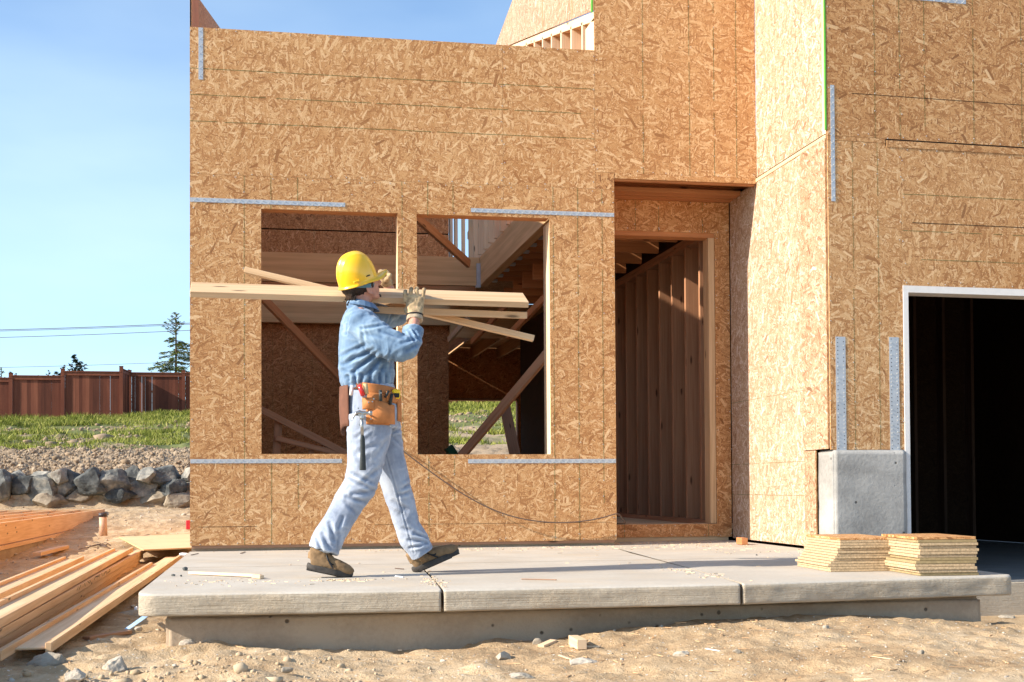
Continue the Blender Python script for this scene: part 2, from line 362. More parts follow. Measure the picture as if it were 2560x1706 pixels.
gbox(b, g0, .47, 2.988, 3.020, -.011, .0); gbox(b, .476, 4.9, 2.962, 3.010, -.011, .004); b.build('seam_strip', 'osb', house)
b = MB(); gbox(b, .468, .4755, 2.965, 3.02, -.02, .0005); gbox(b, .4755, 4.9, 3.0105, 3.0215, -.012, -.002); gbox(b, .2, 4.9, 3.338, 3.342, .0, .001); gbox(b, .68, 4.9, 2.408, 2.413, 0, .001); b.build('seam_gap', 'dark', house)
b = MB(); gbox(b, .5945, 4.9, 1.893, 1.9435, -.16, .004); b.build('door_header_trim', 'prime', house)
b = MB(); gbox(b, .5955, .636, -.235, 1.8925, -.16, .006); b.build('door_jamb', 'prime', house)
# framing behind the front wall
def stud(x, y, z, mat='fir', name='stud'): return box(name, x, y, z, mat, house, .002)
for x in (.02, .42, 1.63, 1.69, 2.86, 3.23): stud((x, x+.038), (.012, .15), (.1, 2.60))
stud((.497, .534), (.012, .15), (.1, 2.62)); stud((1.591, 1.629), (.012, .15), (.1, 2.62), 'pale'); stud((1.7035, 1.7415), (.012, .15), (.1, 2.62)); stud((2.8155, 2.8535), (.012, .15), (.1, 2.62), 'pale')
for a, c in ((.534, 1.591), (1.7415, 2.8155)):
    stud((a, c), (.012, .15), (.70, .7365), 'fir', 'window_sill'); stud((a, c), (.012, .15), (2.6415, 2.88), 'redfir', 'window_header')
stud((0.012, 3.34), (.012, .15), (.056, .094), 'fir', 'sole_plate'); stud((.012, 3.19), (.012, .15), (3.985, 4.02), 'pale', 'top_plate')
for k in range(8): x = .03+k*.4064; stud((x, x+.038), (.012, .15), (2.9, 3.98))
stud((3.30, 3.34), (.155, .65), (.1, 3.0), 'osb', 'partition')
box('foundation', (.01, 3.34), (.03, .2), (-.4, .052), 'foot', house); box('sill_plate', (.01, 3.34), (.010, .029), (.022, .0445), 'brace', house)  # brown strip added to stand for the shadow gap below the sheathing
# left wall and back wall
panel('wall_sheathing', ((0, 0, 0), (0, 1, 0), (-1, 0, 0)), None, house, 'osb', poly=[(0.012, .045), (10.3, .045), (10.3, 7.0), (8.6, 6.85), (6.0, 6.12), (0.012, 4.33)], nails=None)
panel('inner_wall_facing', ((.0125, 0, 0), (0, 1, 0), (1, 0, 0)), None, house, 'redfir', poly=[(0.012, 4.03), (1.0, 4.3), (1.0, 4.62), (0.012, 4.33)])
panel('wall_sheathing', ((0, 10.3, 0), (1, 0, 0), (0, -1, 0)), None, house, 'osb_in', poly=[(0.02, .1), (3.40, .1), (3.40, 3.045), (0.02, 3.045)], vlines=[(k*I8+.02, .1, 3.0) for k in (2, 3, 4, 6, 8, 9, 10, 12, 14, 15)])
panel('wall_sheathing', ((0, 10.2, 0), (1, 0, 0), (0, -1, 0)), (.02, 3.40, 3.44, 4.50), house, 'osb_in', vlines=[1.27, 2.5], grain='v')
panel('wall_sheathing', ((0, 10.2, 0), (1, 0, 0), (0, -1, 0)), (.02, 3.40, 4.52, 5.6), house, 'osb_in', vlines=[1.27, 2.5], grain='v')
box('rim_beam', (.02, 3.405), (10.15, 10.29), (3.048, 3.435), 'lvl', house)
box('back_header', (3.41, 9.5), (10.2, 10.3), (2.86, 3.41), 'lvl', house)
box('wall_backing', (.02, 3.41), (10.305, 10.32), (2.95, 5.6), 'dark', house)  # dark sheet added behind the seams to stop sky light leaking through
for x in (3.42, 3.50, 3.62, 3.80): stud((x, x+.045), (10.2, 10.34), (3.44, 5.3), 'pale')
# floor opening: two laminated beams with hangers
box('laminated_beam', (.02, 3.235), (6.12, 6.21), (3.05, 3.412), 'lvl', house)
box('laminated_beam', (3.24, 3.345), (.16, 6.21), (3.055, 3.415), 'lvl', house)
box('beam_hanger', (3.19, 3.239), (6.075, 6.119), (3.03, 3.33), 'galv', house); box('beam_hanger', (3.175, 3.239), (6.06, 6.12), (3.02, 3.045), 'galv', house)
for k in range(14):
    y = .52+k*.4064
    box('joist', (3.347, 6.4), (y, y+.045), (3.07, 3.37), 'redfir', house)
    if y > 2: box('joist_hanger', (3.347, 3.41), (y-.012, y+.058), (3.055, 3.085), 'galv', house)
box('floor_deck', (3.36, 9.5), (.16, 10.2), (3.417, 3.436), 'osb', house)
box('cross_tie', (.02, 3.467), (7.9, 7.94), (3.22, 3.33), 'redfir', house)
for k in range(9):
    x = 3.75+k*.5; box('joist', (x, x+.045), (10.31, 13.55), (2.86, 3.06), 'fir', house)
box('floor_deck', (3.4, 9.5), (10.31, 13.7), (3.07, 3.09), 'osb', house)
# far wall with a low window opening on the hill
far = ((0, 13.6, 0), (1, 0, 0), (0, -1, 0))
panel('wall_sheathing', far, (3.3, 9.5, .0, 3.06), house, 'osb_in', holes=[(3.3, 5.12, .75, 2.07)])
box('window_frame', (5.115, 5.15), (13.44, 13.585), (.75, 2.1), 'brace', house); box('window_frame', (3.35, 5.15), (13.44, 13.585), (2.072, 2.11), 'brace', house)
box('partition', (5.4, 5.45), (10.32, 13.4), (.1, 2.85), 'osb_in', house)
box('wall_sheathing', (9.5, 9.52), (5.35, 13.6), (.0, 6), 'osb_in', house); box('wall_sheathing', (9.5, 9.52), (.3, 5.349), (3.44, 6), 'osb_in', house)
box('wall_sheathing', (3.36, 3.372), (10.31, 13.6), (.0, 3.06), 'osb_in', house)
box('house_floor', (.02, 3.34), (.2, 13.6), (-.1, .13), 'ply', house); box('house_floor', (3.345, 4.55), (.67, 13.6), (-.1, .13), 'ply', house)
# stud wall on the beam, carrying the tall bay; open framing under the sheathing
def roofz(y): return 4.30+.27*y
for k in range(18):
    y = .03+k*.40
    if y < 5.2: stud((3.205, 3.345), (y, y+.042 if k else y+.30), (3.416 if y > .1 else 3.99, roofz(y)), 'pale')
    elif y < 8.2: stud((3.205, 3.345), (y, y+.042), (3.436, 5.65-(y-5.2)*.75 if y < 7.4 else 4.6), 'pale')
bar('plate', (3.275, .02, roofz(0)+.01), (3.275, 5.0, roofz(5)+.01), .14, .075, 'pale', house)
bar('plate', (3.275, 5.1, 5.72), (3.275, 7.0, 4.3), .14, .05, 'pale', house)
bar('plate', (3.24, 5.1, 4.2), (3.24, 7.0, 5.1), .04, .14, 'pale', house)
panel('bay_backing', ((3.347, 0, 0), (0, -1, 0), (-1, 0, 0)), None, house, 'redfir', poly=[(-.02, 3.44), (-.02, 4.32), (-5, 5.6), (-5, 3.44)])
panel('wall_sheathing', ((3.19, 0, 0), (0, -1, 0), (-1, 0, 0)), None, house, 'osb_pale', grain='v', poly=[(0, 4.352), (0, 6.2), (-5.0, 5.575), (-4.9, 5.62)][:3]+[(-4.72, 5.60)], vlines=[])
b = MB(); b.box((3.176, 3.189), (.0, .02), (4.34, 6.2)); b.build('edge_seal', 'greenb', house)
b = MB()
for y in (.73, 1.95): b.box((3.186, 3.1895), (y, y+.006), (roofz(y)+.06, 6.0))
b.build('seam_gap', 'plyedge', house)
# diagonal braces and clutter inside
bar('brace', at(1035, 538, Y=2.4), at(1172, 660, Y=3.4), .04, .09, 'brace', house)
bar('brace', at(650, 738, Y=3.0), at(880, 975, Y=4.2), .04, .085, 'brace', house)
bar('brace', at(1152, 1142, Y=2.0), at(1368, 885, Y=1.0), .04, .085, 'brace', house)
bar('brace', at(1262, 1015, Y=6.5), at(1290, 1150, Y=6.0), .04, .14, 'brace', house, up=(1, 0, 0))
bar('brace', at(1122, 850, Y=9.8), at(1172, 795, Y=9.0), .04, .09, 'pale', house)
bar('brace', at(1180, 855, Y=8.0), at(1270, 760, Y=6.5), .04, .08, 'redfir', house)
bar('brace', at(1270, 840, Y=5.0), at(1362, 745, Y=3.5), .04, .08, 'redfir', house)
bar('brace', at(1172, 590, Y=7.6), at(1192, 548, Y=6.6), .04, .1, 'pale', house)
stud((2.90, 2.938), (.5, .64), (.1, 2.7), 'pale')
# entry recess
panel('wall_sheathing', FR, (3.31, 4.575, 2.695, 2.965), house, 'osb_red', vlines=[3.72, 3.93, 4.33], nails=nails)
panel('wall_sheathing', FR, (4.44, 4.575, .03, 2.694), house, 'osb_red', nails=nails)
panel('wall_sheathing', FR, (3.31, 4.439, .035, .145), house, 'osb_red', vlines=[3.6, 4.36], nails=nails)
box('door_header', (3.4, 4.44), (.662, .80), (2.655, 2.80), 'redfir', house); box('door_jamb', (4.385, 4.439), (.6625, .80), (.15, 2.654), 'fir', house)
box('door_sill', (3.4, 4.6), (.6625, .9), (.10, .146), 'ply', house)
box('entry_header', (3.36, 4.575), (.002, .085), (3.01, 3.3), 'redfir', house); box('entry_joist', (3.36, 4.575), (.02, .06), (2.972, 3.008), 'redfir', house)
box('entry_joist', (3.36, 4.575), (.36, .5), (2.968, 3.006), 'redfir', house); box('entry_joist', (3.36, 4.575), (.54, .648), (2.967, 3.2), 'redfir', house)
box('recess_cover', (3.36, 4.575), (.09, .64), (3.31, 3.33), 'osb', house)
# hall stud wall seen through the door
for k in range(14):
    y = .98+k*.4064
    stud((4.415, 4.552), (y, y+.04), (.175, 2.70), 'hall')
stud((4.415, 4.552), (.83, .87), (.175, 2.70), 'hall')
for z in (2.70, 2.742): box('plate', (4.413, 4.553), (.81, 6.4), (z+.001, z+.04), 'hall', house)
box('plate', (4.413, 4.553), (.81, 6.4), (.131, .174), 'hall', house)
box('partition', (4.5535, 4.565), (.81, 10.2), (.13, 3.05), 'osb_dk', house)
for k in range(3):
    y = 1.1+k*.8; stud((3.40, 3.52), (y, y+.04), (.13, 2.9))
for k in range(9):
    y = 1.0+k*.6; box('joist', (3.5, 4.41), (y, y+.045), (2.80, 2.98), 'redfir', house)
# garage body
def G(u, v, z): p = GO+GU*u-GN*v; return Vector((p.x, p.y, z))
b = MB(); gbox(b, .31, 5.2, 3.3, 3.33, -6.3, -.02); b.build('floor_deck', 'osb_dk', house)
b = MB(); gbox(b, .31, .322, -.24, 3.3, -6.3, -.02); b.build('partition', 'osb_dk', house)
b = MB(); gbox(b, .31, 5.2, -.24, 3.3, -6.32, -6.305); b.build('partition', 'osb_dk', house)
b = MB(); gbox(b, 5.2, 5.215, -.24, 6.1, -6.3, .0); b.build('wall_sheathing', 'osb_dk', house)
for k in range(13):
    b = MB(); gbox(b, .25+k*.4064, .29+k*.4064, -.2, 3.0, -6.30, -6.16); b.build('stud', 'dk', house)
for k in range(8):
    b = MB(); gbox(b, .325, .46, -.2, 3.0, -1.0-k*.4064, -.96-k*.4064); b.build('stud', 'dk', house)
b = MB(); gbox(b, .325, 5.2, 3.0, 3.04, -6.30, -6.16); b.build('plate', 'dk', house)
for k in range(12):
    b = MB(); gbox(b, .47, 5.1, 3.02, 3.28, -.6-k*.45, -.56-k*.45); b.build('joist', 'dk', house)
b = MB(); gbox(b, .6, 5.4, -.5, -.245, -6.5, -.03); b.build('garage_floor', 'gfloor', house)
b = MB(); gbox(b, .592, 5.4, -.6, -.255, -.028, .0); b.build('garage_footing', 'conc_e', house, .006)
# stem wall at the garage corner: lumpy cast concrete
def lumpy(name, x, y, z, mat, parent, cuts=24, amp=.006, freq=7, bev=.012):
    bm = bmesh.new(); bmesh.ops.create_cube(bm, size=1)
    for v in bm.verts: v.co = Vector((x[0]+(v.co.x+.5)*(x[1]-x[0]), y[0]+(v.co.y+.5)*(y[1]-y[0]), z[0]+(v.co.z+.5)*(z[1]-z[0])))
    bmesh.ops.bevel(bm, geom=bm.edges[:], offset=bev, segments=3, affect='EDGES')
    for ax, (a, c) in enumerate((x, y, z)):
        L = abs(c-a); n = max(1, int(L/.035))
        no = Vector((0, 0, 0)); no[ax] = 1
        for i in range(1, min(n, 170)):
            p = Vector((0, 0, 0)); p[ax] = a+(c-a)*i/min(n, 170)
            bmesh.ops.bisect_plane(bm, geom=bm.verts[:]+bm.edges[:]+bm.faces[:], plane_co=p, plane_no=no)
    bm.normal_update()
    for v in bm.verts: v.co += v.normal*noise.fractal(v.co*freq, 1, 2, 3)*amp
    me = bpy.data.meshes.new(name); bm.to_mesh(me); bm.free(); me.shade_smooth()
    return link(name, me, mat, parent)
o = lumpy('stem_wall', (4.592, 5.165), (-1.40, -1.125), (-.5, .732), 'stem', house, amp=.003)
o = lumpy('stem_wall', (4.592, 5.15), (-1.425, -1.15), (-.5, .10), 'stem', house, amp=.009, freq=14)

# metal straps, each with its nails
def strap(frame, rect, vertical, label, staples=True, wide=False, zoff=.0015):
    O, U, Nn = [Vector(a) for a in frame]; u0, u1, z0, z1 = rect; b = MB()
    def bx(a, c, e, f, n0, n1, mi=0):
        b.obox(O+U*((a+c)/2)+Vector((0, 0, (e+f)/2))+Nn*((n0+n1)/2), (U, Vector((0, 0, 1)), Nn), ((c-a)/2, (f-e)/2, (n1-n0)/2), mi)
    bx(u0, u1, z0, z1, .0003, zoff+.0012)
    L = (z1-z0) if vertical else (u1-u0); n = int(L/(.028 if wide else .055))
    for i in range(n):
        for s in ((-.25, .25) if not wide else (-.3, .3)):
            q = (i+.5+(.25 if s > 0 else 0))*L/n; wd = (u1-u0) if vertical else (z1-z0)
            cu, cz = ((u0+u1)/2+s*wd, z0+q) if vertical else (u0+q, (z0+z1)/2+s*wd)
            if q > L-.01: continue
            r = .0036
            if wide and random.random() < .55: bx(cu-r*.8, cu+r*.8, cz-r*.8, cz+r*.8, zoff+.0012, zoff+.0022, 1)
            else: bx(cu-r, cu+r, cz-r, cz+r, zoff+.001, zoff+.006, 2)
    o = b.build('metal_strap', ['galv', 'dark', 'nail'], house); o['label'] = label
strap(F1, (.002, 1.18, 2.675, 2.708), False, 'long metal strap above left window'); strap(F1, (2.175, 3.353, 2.668, 2.70), False, 'long metal strap above right window')
strap(F1, (.002, 1.15, .672, .704), False, 'long metal strap below left window'); strap(F1, (2.142, 3.353, .667, .70), False, 'long metal strap below right window')
strap(F1, (.065, .10, 3.62, 4.022), True, 'short upright strap at upper left corner')
strap(FG, (.03, .062, 2.54, 3.39), True, 'long upright strap over garage corner'); strap(FG, (.50, 1.145, 4.07, 4.10), False, 'strap across high garage wall')
strap(FG, (.05, .128, .70, 1.555), True, 'wide perforated strap at corner', wide=True); strap(FG, (.478, .556, .70, 1.56), True, 'wide perforated strap beside door jamb', wide=True)
b = MB()
for p, n, u in nails:
    r = .0032; b.obox(p+n*.0013, (u, Vector((0, 0, 1)), n), (r, r, .0013))
o = b.build('nail_heads', 'nail', house); o['kind'] = 'stuff'

# ============================================================ PORCH
porch = empty('porch_slab', (2.2, -2, 0), 'pale grey concrete porch slab with rounded front edge, cut in three bays, on a set back footing', 'porch')
def slab_bay(SL, SR, fl, fr, rl, rr, mats, name='slab_bay'):
    """one bay of the slab: side lines SL, SR as (y, x) from back to front, front edge y at both ends, corner radii"""
    ZB = -.105; r = .024; bm = bmesh.new(); n = 90
    XL = lambda y: float(np.interp(y, [p[0] for p in SL], [p[1] for p in SL])); XR = lambda y: float(np.interp(y, [p[0] for p in SR], [p[1] for p in SR]))
    back = max(p[0] for p in SL+SR); ys = [back, 0, -.5, -1.15, -2, -2.93, -3.4, -3.7] if back > .1 else [0, -.5, -1.15, -2, -2.93, -3.4, -3.7]
    prof = [('y', y, 0.0) for y in ys]+[('f', r*(1-math.sin(a)), -r*(1-math.cos(a))) for a in np.linspace(0, math.pi/2, 6)]+[('f', 0, z) for z in np.linspace(-r-.006, ZB+.016, 7)]+[('f', .010*(1-math.cos(a)), ZB+.010-.010*math.sin(a)) for a in np.linspace(.3, math.pi/2, 4)]+[('y', -3.6, ZB)]
    us = np.concatenate([[0, .001, .003, .006, .01, .016], np.linspace(.025, .975, n), [.984, .99, .994, .997, .999, 1]])
    rows = []
    for k, d, z in prof:
        row = []
        for u in us:
            w_ = XR(-3.9)-XL(-3.9); yf = fl+(fr-fl)*u; dl, dr = u*w_, (1-u)*w_
            for q, rad in ((dl, rl), (dr, rr)):
                if q < rad: yf += rad-math.sqrt(max(0, rad*rad-(rad-q)**2))
            y = d if k == 'y' else yf+d; y = max(y, yf) if k == 'y' and d < -3.5 else y
            x = XL(y)+(XR(y)-XL(y))*u; v = Vector((x, y, z))
            if k == 'f' and z < -.004:
                v.y += .0042*noise.fractal(Vector((x*6, 0, z*14)), 1, 2, 4)+.008*noise.noise(Vector((x*1.1, 3, 0)))
            elif k == 'f': v.z += .0015*noise.noise(Vector((x*5, y*5, 0)))-.0008
            row.append(bm.verts.new(v))
        rows.append(row)
    for i in range(len(rows)-1):
        for j in range(len(us)-1):
            f = bm.faces.new((rows[i][j], rows[i+1][j], rows[i+1][j+1], rows[i][j+1])); f.material_index = 0 if prof[i+1][2] > -.012 else 1; f.smooth = i >= len(ys)-1
    for j in (0, -1):
        col = [r_[j] for r_ in rows]; bb = bm.verts.new((col[0].co.x, col[0].co.y, ZB)); f = bm.faces.new(col+[bb]); f.material_index = 1
    bmesh.ops.recalc_face_normals(bm, faces=bm.faces); me = bpy.data.meshes.new(name); bm.to_mesh(me); bm.free(); return link(name, me, mats, porch)
g = .006; ZB = -.105
J1 = lambda d: [(0, 1.62+d), (-3.0, 1.47+d), (-4.1, 1.40+d)][::-1]; J2 = lambda d: [(0, 3.28+d), (-1.15, 3.14+d), (-2.93, 3.005+d), (-4.1, 2.885+d)][::-1]
slab_bay([(-4.1, .0), (0, .0)], J1(-g), -3.93, -4.03, .10, .012, ['conc', 'conc_e'])
slab_bay(J1(g), J2(-g), -4.03, -4.035, .012, .012, ['conc', 'conc_e'])
slab_bay([(-4.1, 2.885+g), (-2.93, 3.005+g), (-1.15, 3.14+g), (0, 3.28+g), (.001, 3.355), (.64, 3.356)], [(-4.1, 4.47), (-1.5, 4.56), (.64, 4.56)], -4.035, -3.86, .012, .05, ['conc', 'conc_e'])
b = MB()
b.box((.02, 4.5), (-1.992, -1.988), (.0002, .0009))
b.build('score_line', 'foot', porch)
b = MB(); b.quad([(1.41, -3.995, -.016), (1.475, -3, -.016), (1.63, -.02, -.016), (1.61, -.02, -.016), (1.465, -3, -.016), (1.395, -3.995, -.016)][::-1], [(0, 0)]*6)
b.quad([(2.895, -3.995, -.016), (3.015, -2.93, -.016), (3.15, -1.15, -.016), (3.29, -.02, -.016), (3.27, -.02, -.016), (3.13, -1.15, -.016), (2.995, -2.93, -.016), (2.875, -3.995, -.016)][::-1], [(0, 0)]*8)
b.build('joint_filler', 'foot', porch)
lumpy('footing', (.12, 4.30), (-3.84, -.2), (-.62, ZB-.002), 'foot', porch, amp=.008, freq=5, bev=.02)

# ============================================================ GROUND AND HILL
def hsh(ix, iy, s):
    n = (ix.astype(np.int64)*374761393 + iy.astype(np.int64)*668265263 + s*1442695041) & 0xffffffff
    n = ((n ^ (n >> 13))*1274126177) & 0xffffffff
    return ((n ^ (n >> 16)) & 0xffff)/65535.0
def vnoise(x, y, s=0):
    ix, iy = np.floor(x), np.floor(y); fx, fy = x-ix, y-iy; fx = fx*fx*(3-2*fx); fy = fy*fy*(3-2*fy)
    return ((hsh(ix, iy, s)*(1-fx)+hsh(ix+1, iy, s)*fx)*(1-fy) + (hsh(ix, iy+1, s)*(1-fx)+hsh(ix+1, iy+1, s)*fx)*fy)*2-1
def fbm(x, y, o=4, s=0, g=.5, l=2.03):
    a, t = 1, 0
    for i in range(o): t = t + a*vnoise(x, y, s+i*17); x, y, a = x*l+3.1, y*l+1.7, a*g
    return t
PY_ = [-30, -7, -4.6, -3.9, -2, 3, 6, 10, 13, 14.9, 15.5, 17, 20, 26, 36, 40, 46, 60, 90, 3000]
PZ_ = [-.5, -.36, -.31, -.29, -.31, -.30, -.24, -.08, .04, .12, .70, .86, 1.02, 1.47, 2.36, 2.8, 3.5, 4.0, 4.3, 5]
def base_z(X, Y):
    z = np.interp(Y, PY_, PZ_) + np.clip((Y-18)/28, 0, 1)*.04*np.clip(X+5, -10, 25)
    z = z + np.where((Y < -3.2), .085*np.exp(-((X-3.3)/1.1)**2) + .03*np.exp(-((X-.5)/.3)**2)-.02*np.exp(-((X-1.1)/.4)**2), 0)
    return z
def ground_z(X, Y):
    X = np.asarray(X, float); Y = np.asarray(Y, float); z = base_z(X, Y)
    near = np.clip((17-Y)/3, 0, 1)
    z = z + near*(.022*fbm(X*1.1, Y*1.1, 3, 5))
    k = np.clip((-3.6-Y)/.3, 0, 1); kl = np.clip((.4-X)/.5, 0, 1)*np.clip((-2-Y)/2, 0, 1)
    rough = .55+.45*np.clip((1.3-X)/1.5, 0, 1)
    r1 = fbm(X*6, Y*6, 5, 40, .55)
    z = z + near*.013*r1*(.5+rough) + np.maximum(k, kl*.8)*rough*.022*(1-np.abs(fbm(X*4.2+9, Y*4.2, 4, 77, .55)))*1.2
    # clods on the cut bank and bumps in the hill
    cl = np.clip((Y-14.8)/.6, 0, 1)*np.clip((27-Y)/2, 0, 1)
    z = z + cl*(.10*np.abs(fbm(X*2.6, Y*2.6, 5, 11, .62))+.02*fbm(X*12, Y*12, 2, 12))
    hl = np.clip((Y-24)/3, 0, 1)
    z = z + hl*np.clip((200-Y)/100, 0, 1)*(.10*fbm(X*.5, Y*.5, 4, 21)+.06*fbm(X*2.2, Y*2.2, 3, 22))
    inside = (X > .15)*(Y > -3.7)*(X < 9.6)*(Y < 13.7)
    z = np.where(inside > 0, np.minimum(z, -.5), z)
    return z
def seq(*seg):
    out = []
    for a, b_, st in seg: out += list(np.arange(a, b_, st))
    return np.array(out+[seg[-1][1]])
gx = np.concatenate([-np.geomspace(400, 16, 18), seq((-15, -5, .16), (-5, 5.6, .024), (5.6, 15, .16)), np.geomspace(16, 400, 18)])
gy = np.concatenate([seq((-40, -8, 2), (-8, -5.6, .06), (-5.6, -3.66, .017), (-3.66, 3, .05), (3, 14.6, .08), (14.6, 27, .075), (27, 46, .15), (46, 60, 1)), np.geomspace(64, 2600, 22)])
XX, YY = np.meshgrid(gx, gy); ZZ = ground_z(XX, YY)
def gridmesh(name, XX, YY, ZZ):
    h, wd = XX.shape; v = np.stack([XX, YY, ZZ], -1).reshape(-1, 3).astype(np.float32)
    i = np.arange((h-1)*(wd-1)); r, c = i//(wd-1), i % (wd-1); a = r*wd+c
    f = np.stack([a, a+1, a+wd+1, a+wd], -1).astype(np.int32)
    me = bpy.data.meshes.new(name); me.vertices.add(len(v)); me.vertices.foreach_set('co', v.ravel())
    me.loops.add(f.size); me.loops.foreach_set('vertex_index', f.ravel()); me.polygons.add(len(f))
    me.polygons.foreach_set('loop_start', np.arange(0, f.size, 4, dtype=np.int32)); me.update(calc_edges=True); me.shade_smooth()
    return me
def dirt():
    m, t, b = newmat('dirt', .95); o = OBJ(t)
    n1 = noi(t, o, 1.1, 5, .6); n2 = noi(t, o, 14, 6, .7); n3 = noi(t, o, 90, 3, .7)
    f = math_(t, 'ADD', math_(t, 'MULTIPLY', n1, .6), math_(t, 'MULTIPLY', n2, .45))
    col = ramp(t, f, [(.38, (.33, .215, .118)), (.50, (.46, .325, .19)), (.64, (.57, .44, .29))])
    # pebbles set in the soil
    v = N(t, 'ShaderNodeTexVoronoi', i_Scale=55); t.links.new(o, v.inputs['Vector']); s = N(t, 'ShaderNodeSeparateColor'); t.links.new(v.outputs['Color'], s.inputs[0])
    k = math_(t, 'MULTIPLY', math_(t, 'LESS_THAN', v.outputs['Distance'], .32), math_(t, 'GREATER_THAN', s.outputs[1], .90))
    col = mixc(t, k, col, ramp(t, s.outputs[0], [(0, (.34, .30, .25)), (1, (.72, .66, .56))]))
    # far bank: greyer
    sx = N(t, 'ShaderNodeSeparateXYZ'); t.links.new(o, sx.inputs[0])
    far = math_(t, 'MULTIPLY', math_(t, 'SUBTRACT', sx.outputs[1], 13.5), .4, True)
    gcol = ramp(t, f, [(.4, (.25, .18, .115)), (.62, (.42, .32, .22))])
    col = mixc(t, far, col, gcol)
    # green undergrowth on the hill
    hill = math_(t, 'MULTIPLY', math_(t, 'SUBTRACT', sx.outputs[1], 25.0), .5, True)
    pn = noi(t, mapping(t, o, (.35, .35, .35)), 1, 4, .6)
    gm = math_(t, 'MULTIPLY', hill, ramp(t, pn, [(.42, (0, 0, 0)), (.52, (.8, .8, .8))]))
    col = mixc(t, gm, col, (.09, .13, .025))
    t.links.new(col, b.inputs['Base Color'])
    h = math_(t, 'ADD', math_(t, 'ADD', math_(t, 'MULTIPLY', n2, .6), math_(t, 'MULTIPLY', n3, .25)), math_(t, 'MULTIPLY', k, .15))
    bump(t, b, h, 1.0, .03); return m
M['dirt'] = dirt()
g_ = link('ground', gridmesh('ground', XX, YY, ZZ), 'dirt'); g_['kind'] = 'structure'
gzf = lambda x, y: float(ground_z(np.array([x]), np.array([y]))[0])

# grass
def blades(name, P, H, Wd, mat, parent=None, lean=.5):
    n = len(P); a = rng.uniform(0, 2*np.pi, n); dx, dy = np.cos(a)*Wd/2, np.sin(a)*Wd/2
    lx, ly = rng.normal(0, lean, n)*H, rng.normal(0, lean, n)*H
    v = np.empty((n, 3, 3), np.float32)
    v[:, 0] = P-np.stack([dx, dy, np.full(n, .02)], -1); v[:, 1] = P+np.stack([dx, dy, np.full(n, -.02)], -1); v[:, 2] = P+np.stack([lx, ly, H], -1)
    me = bpy.data.meshes.new(name); me.vertices.add(3*n); me.vertices.foreach_set('co', v.ravel()); me.loops.add(3*n); me.loops.foreach_set('vertex_index', np.arange(3*n, dtype=np.int32))
    me.polygons.add(n); me.polygons.foreach_set('loop_start', np.arange(0, 3*n, 3, dtype=np.int32)); me.update(calc_edges=True)
    return link(name, me, mat, parent)
def grassmat(name, c1, c2, c3):
    m, t, b = newmat(name, .75); g = t.nodes.new('ShaderNodeNewGeometry'); o = OBJ(t)
    n = noi(t, o, .9, 3); f = math_(t, 'ADD', math_(t, 'MULTIPLY', g.outputs['Random Per Island'], .5), math_(t, 'MULTIPLY', n, .7))
    t.links.new(ramp(t, f, [(.3, c1), (.6, c2), (.95, c3)]), b.inputs['Base Color'])
    b.inputs['Transmission Weight'].default_value = 0
    return m
M['grass'] = grassmat('grass', (.08, .105, .01), (.22, .25, .03), (.48, .43, .14))
n = 230000
gxs = rng.uniform(-13, 15, n); gys = 26+20*rng.random(n)
mask = np.clip((gys-25.5)/2, 0, 1)*(1-.95*np.exp(-((gys-38.4-.9*vnoise(gxs*.4, gxs*0+2, 3))/2.3)**2))
cl = fbm(gxs*.55, gys*.55, 4, 61)+.35*fbm(gxs*2.5, gys*2.5, 2, 62); prob = mask*np.clip(cl*1.6+.42, 0, 1)
prob = np.where(gys > 41, np.maximum(prob, .85), prob)
# bare stony patch on the right of the left-hand bank
prob = prob*(1-.9*np.exp(-(((gxs+4.6)/.9)**2+((gys-31-1.2*(gxs+4.6))/2.6)**2)))
kp = rng.random(n) < prob; gxs, gys = gxs[kp], gys[kp]
H = rng.uniform(.07, .19, len(gxs))*(1+.5*np.clip(fbm(gxs, gys, 2, 9), -.5, 1))*np.where(gys > 44.5, 1.35, 1)
o = blades('grass', np.stack([gxs, gys, ground_z(gxs, gys)], -1), H, rng.uniform(.02, .05, len(gxs)), 'grass', lean=.6)
tag(o, 'long green grass growing in bands on the hillside below the fence', 'grass', kind='stuff')

# rock wall
def rockmesh(name, sx, sy, sz, seed, sub=3, cuts=9, rough=.05):
    rr = random.Random(seed); bm = bmesh.new(); bmesh.ops.create_icosphere(bm, subdivisions=sub, radius=.62)
    for i in range(cuts):
        d = Vector((rr.gauss(0, 1), rr.gauss(0, 1), rr.gauss(0, 1))).normalized(); h = rr.uniform(.30, .50)
        for v in bm.verts:
            q = v.co.dot(d)
            if q > h: v.co -= d*(q-h)*.93
    off = Vector((rr.random()*50, rr.random()*50, 0))
    for v in bm.verts: v.co += v.normal*noise.fractal(v.co*4+off, 1, 2, 3)*rough; v.co.x *= sx; v.co.y *= sy; v.co.z *= sz
    me = bpy.data.meshes.new(name); bm.to_mesh(me); bm.free(); return me
def rockmat(name, c1, c2, c3):
    m, t, b = newmat(name, .8); o = OBJ(t); oi = t.nodes.new('ShaderNodeObjectInfo')
    a = N(t, 'ShaderNodeVectorMath', operation='ADD'); sc_ = N(t, 'ShaderNodeVectorMath', operation='SCALE'); t.links.new(oi.outputs['Random'], sc_.inputs[0]); sc_.inputs['Scale'].default_value = 40
    t.links.new(o, a.inputs[0]); t.links.new(sc_.outputs[0], a.inputs[1]); n = noi(t, a.outputs[0], 4.5, 5, .65)
    f = math_(t, 'ADD', math_(t, 'MULTIPLY', oi.outputs['Random'], .28), math_(t, 'MULTIPLY', n, .9))
    t.links.new(ramp(t, f, [(.38, c1), (.58, c2), (.82, c3)]), b.inputs['Base Color']); bump(t, b, n, .7, .03); return m
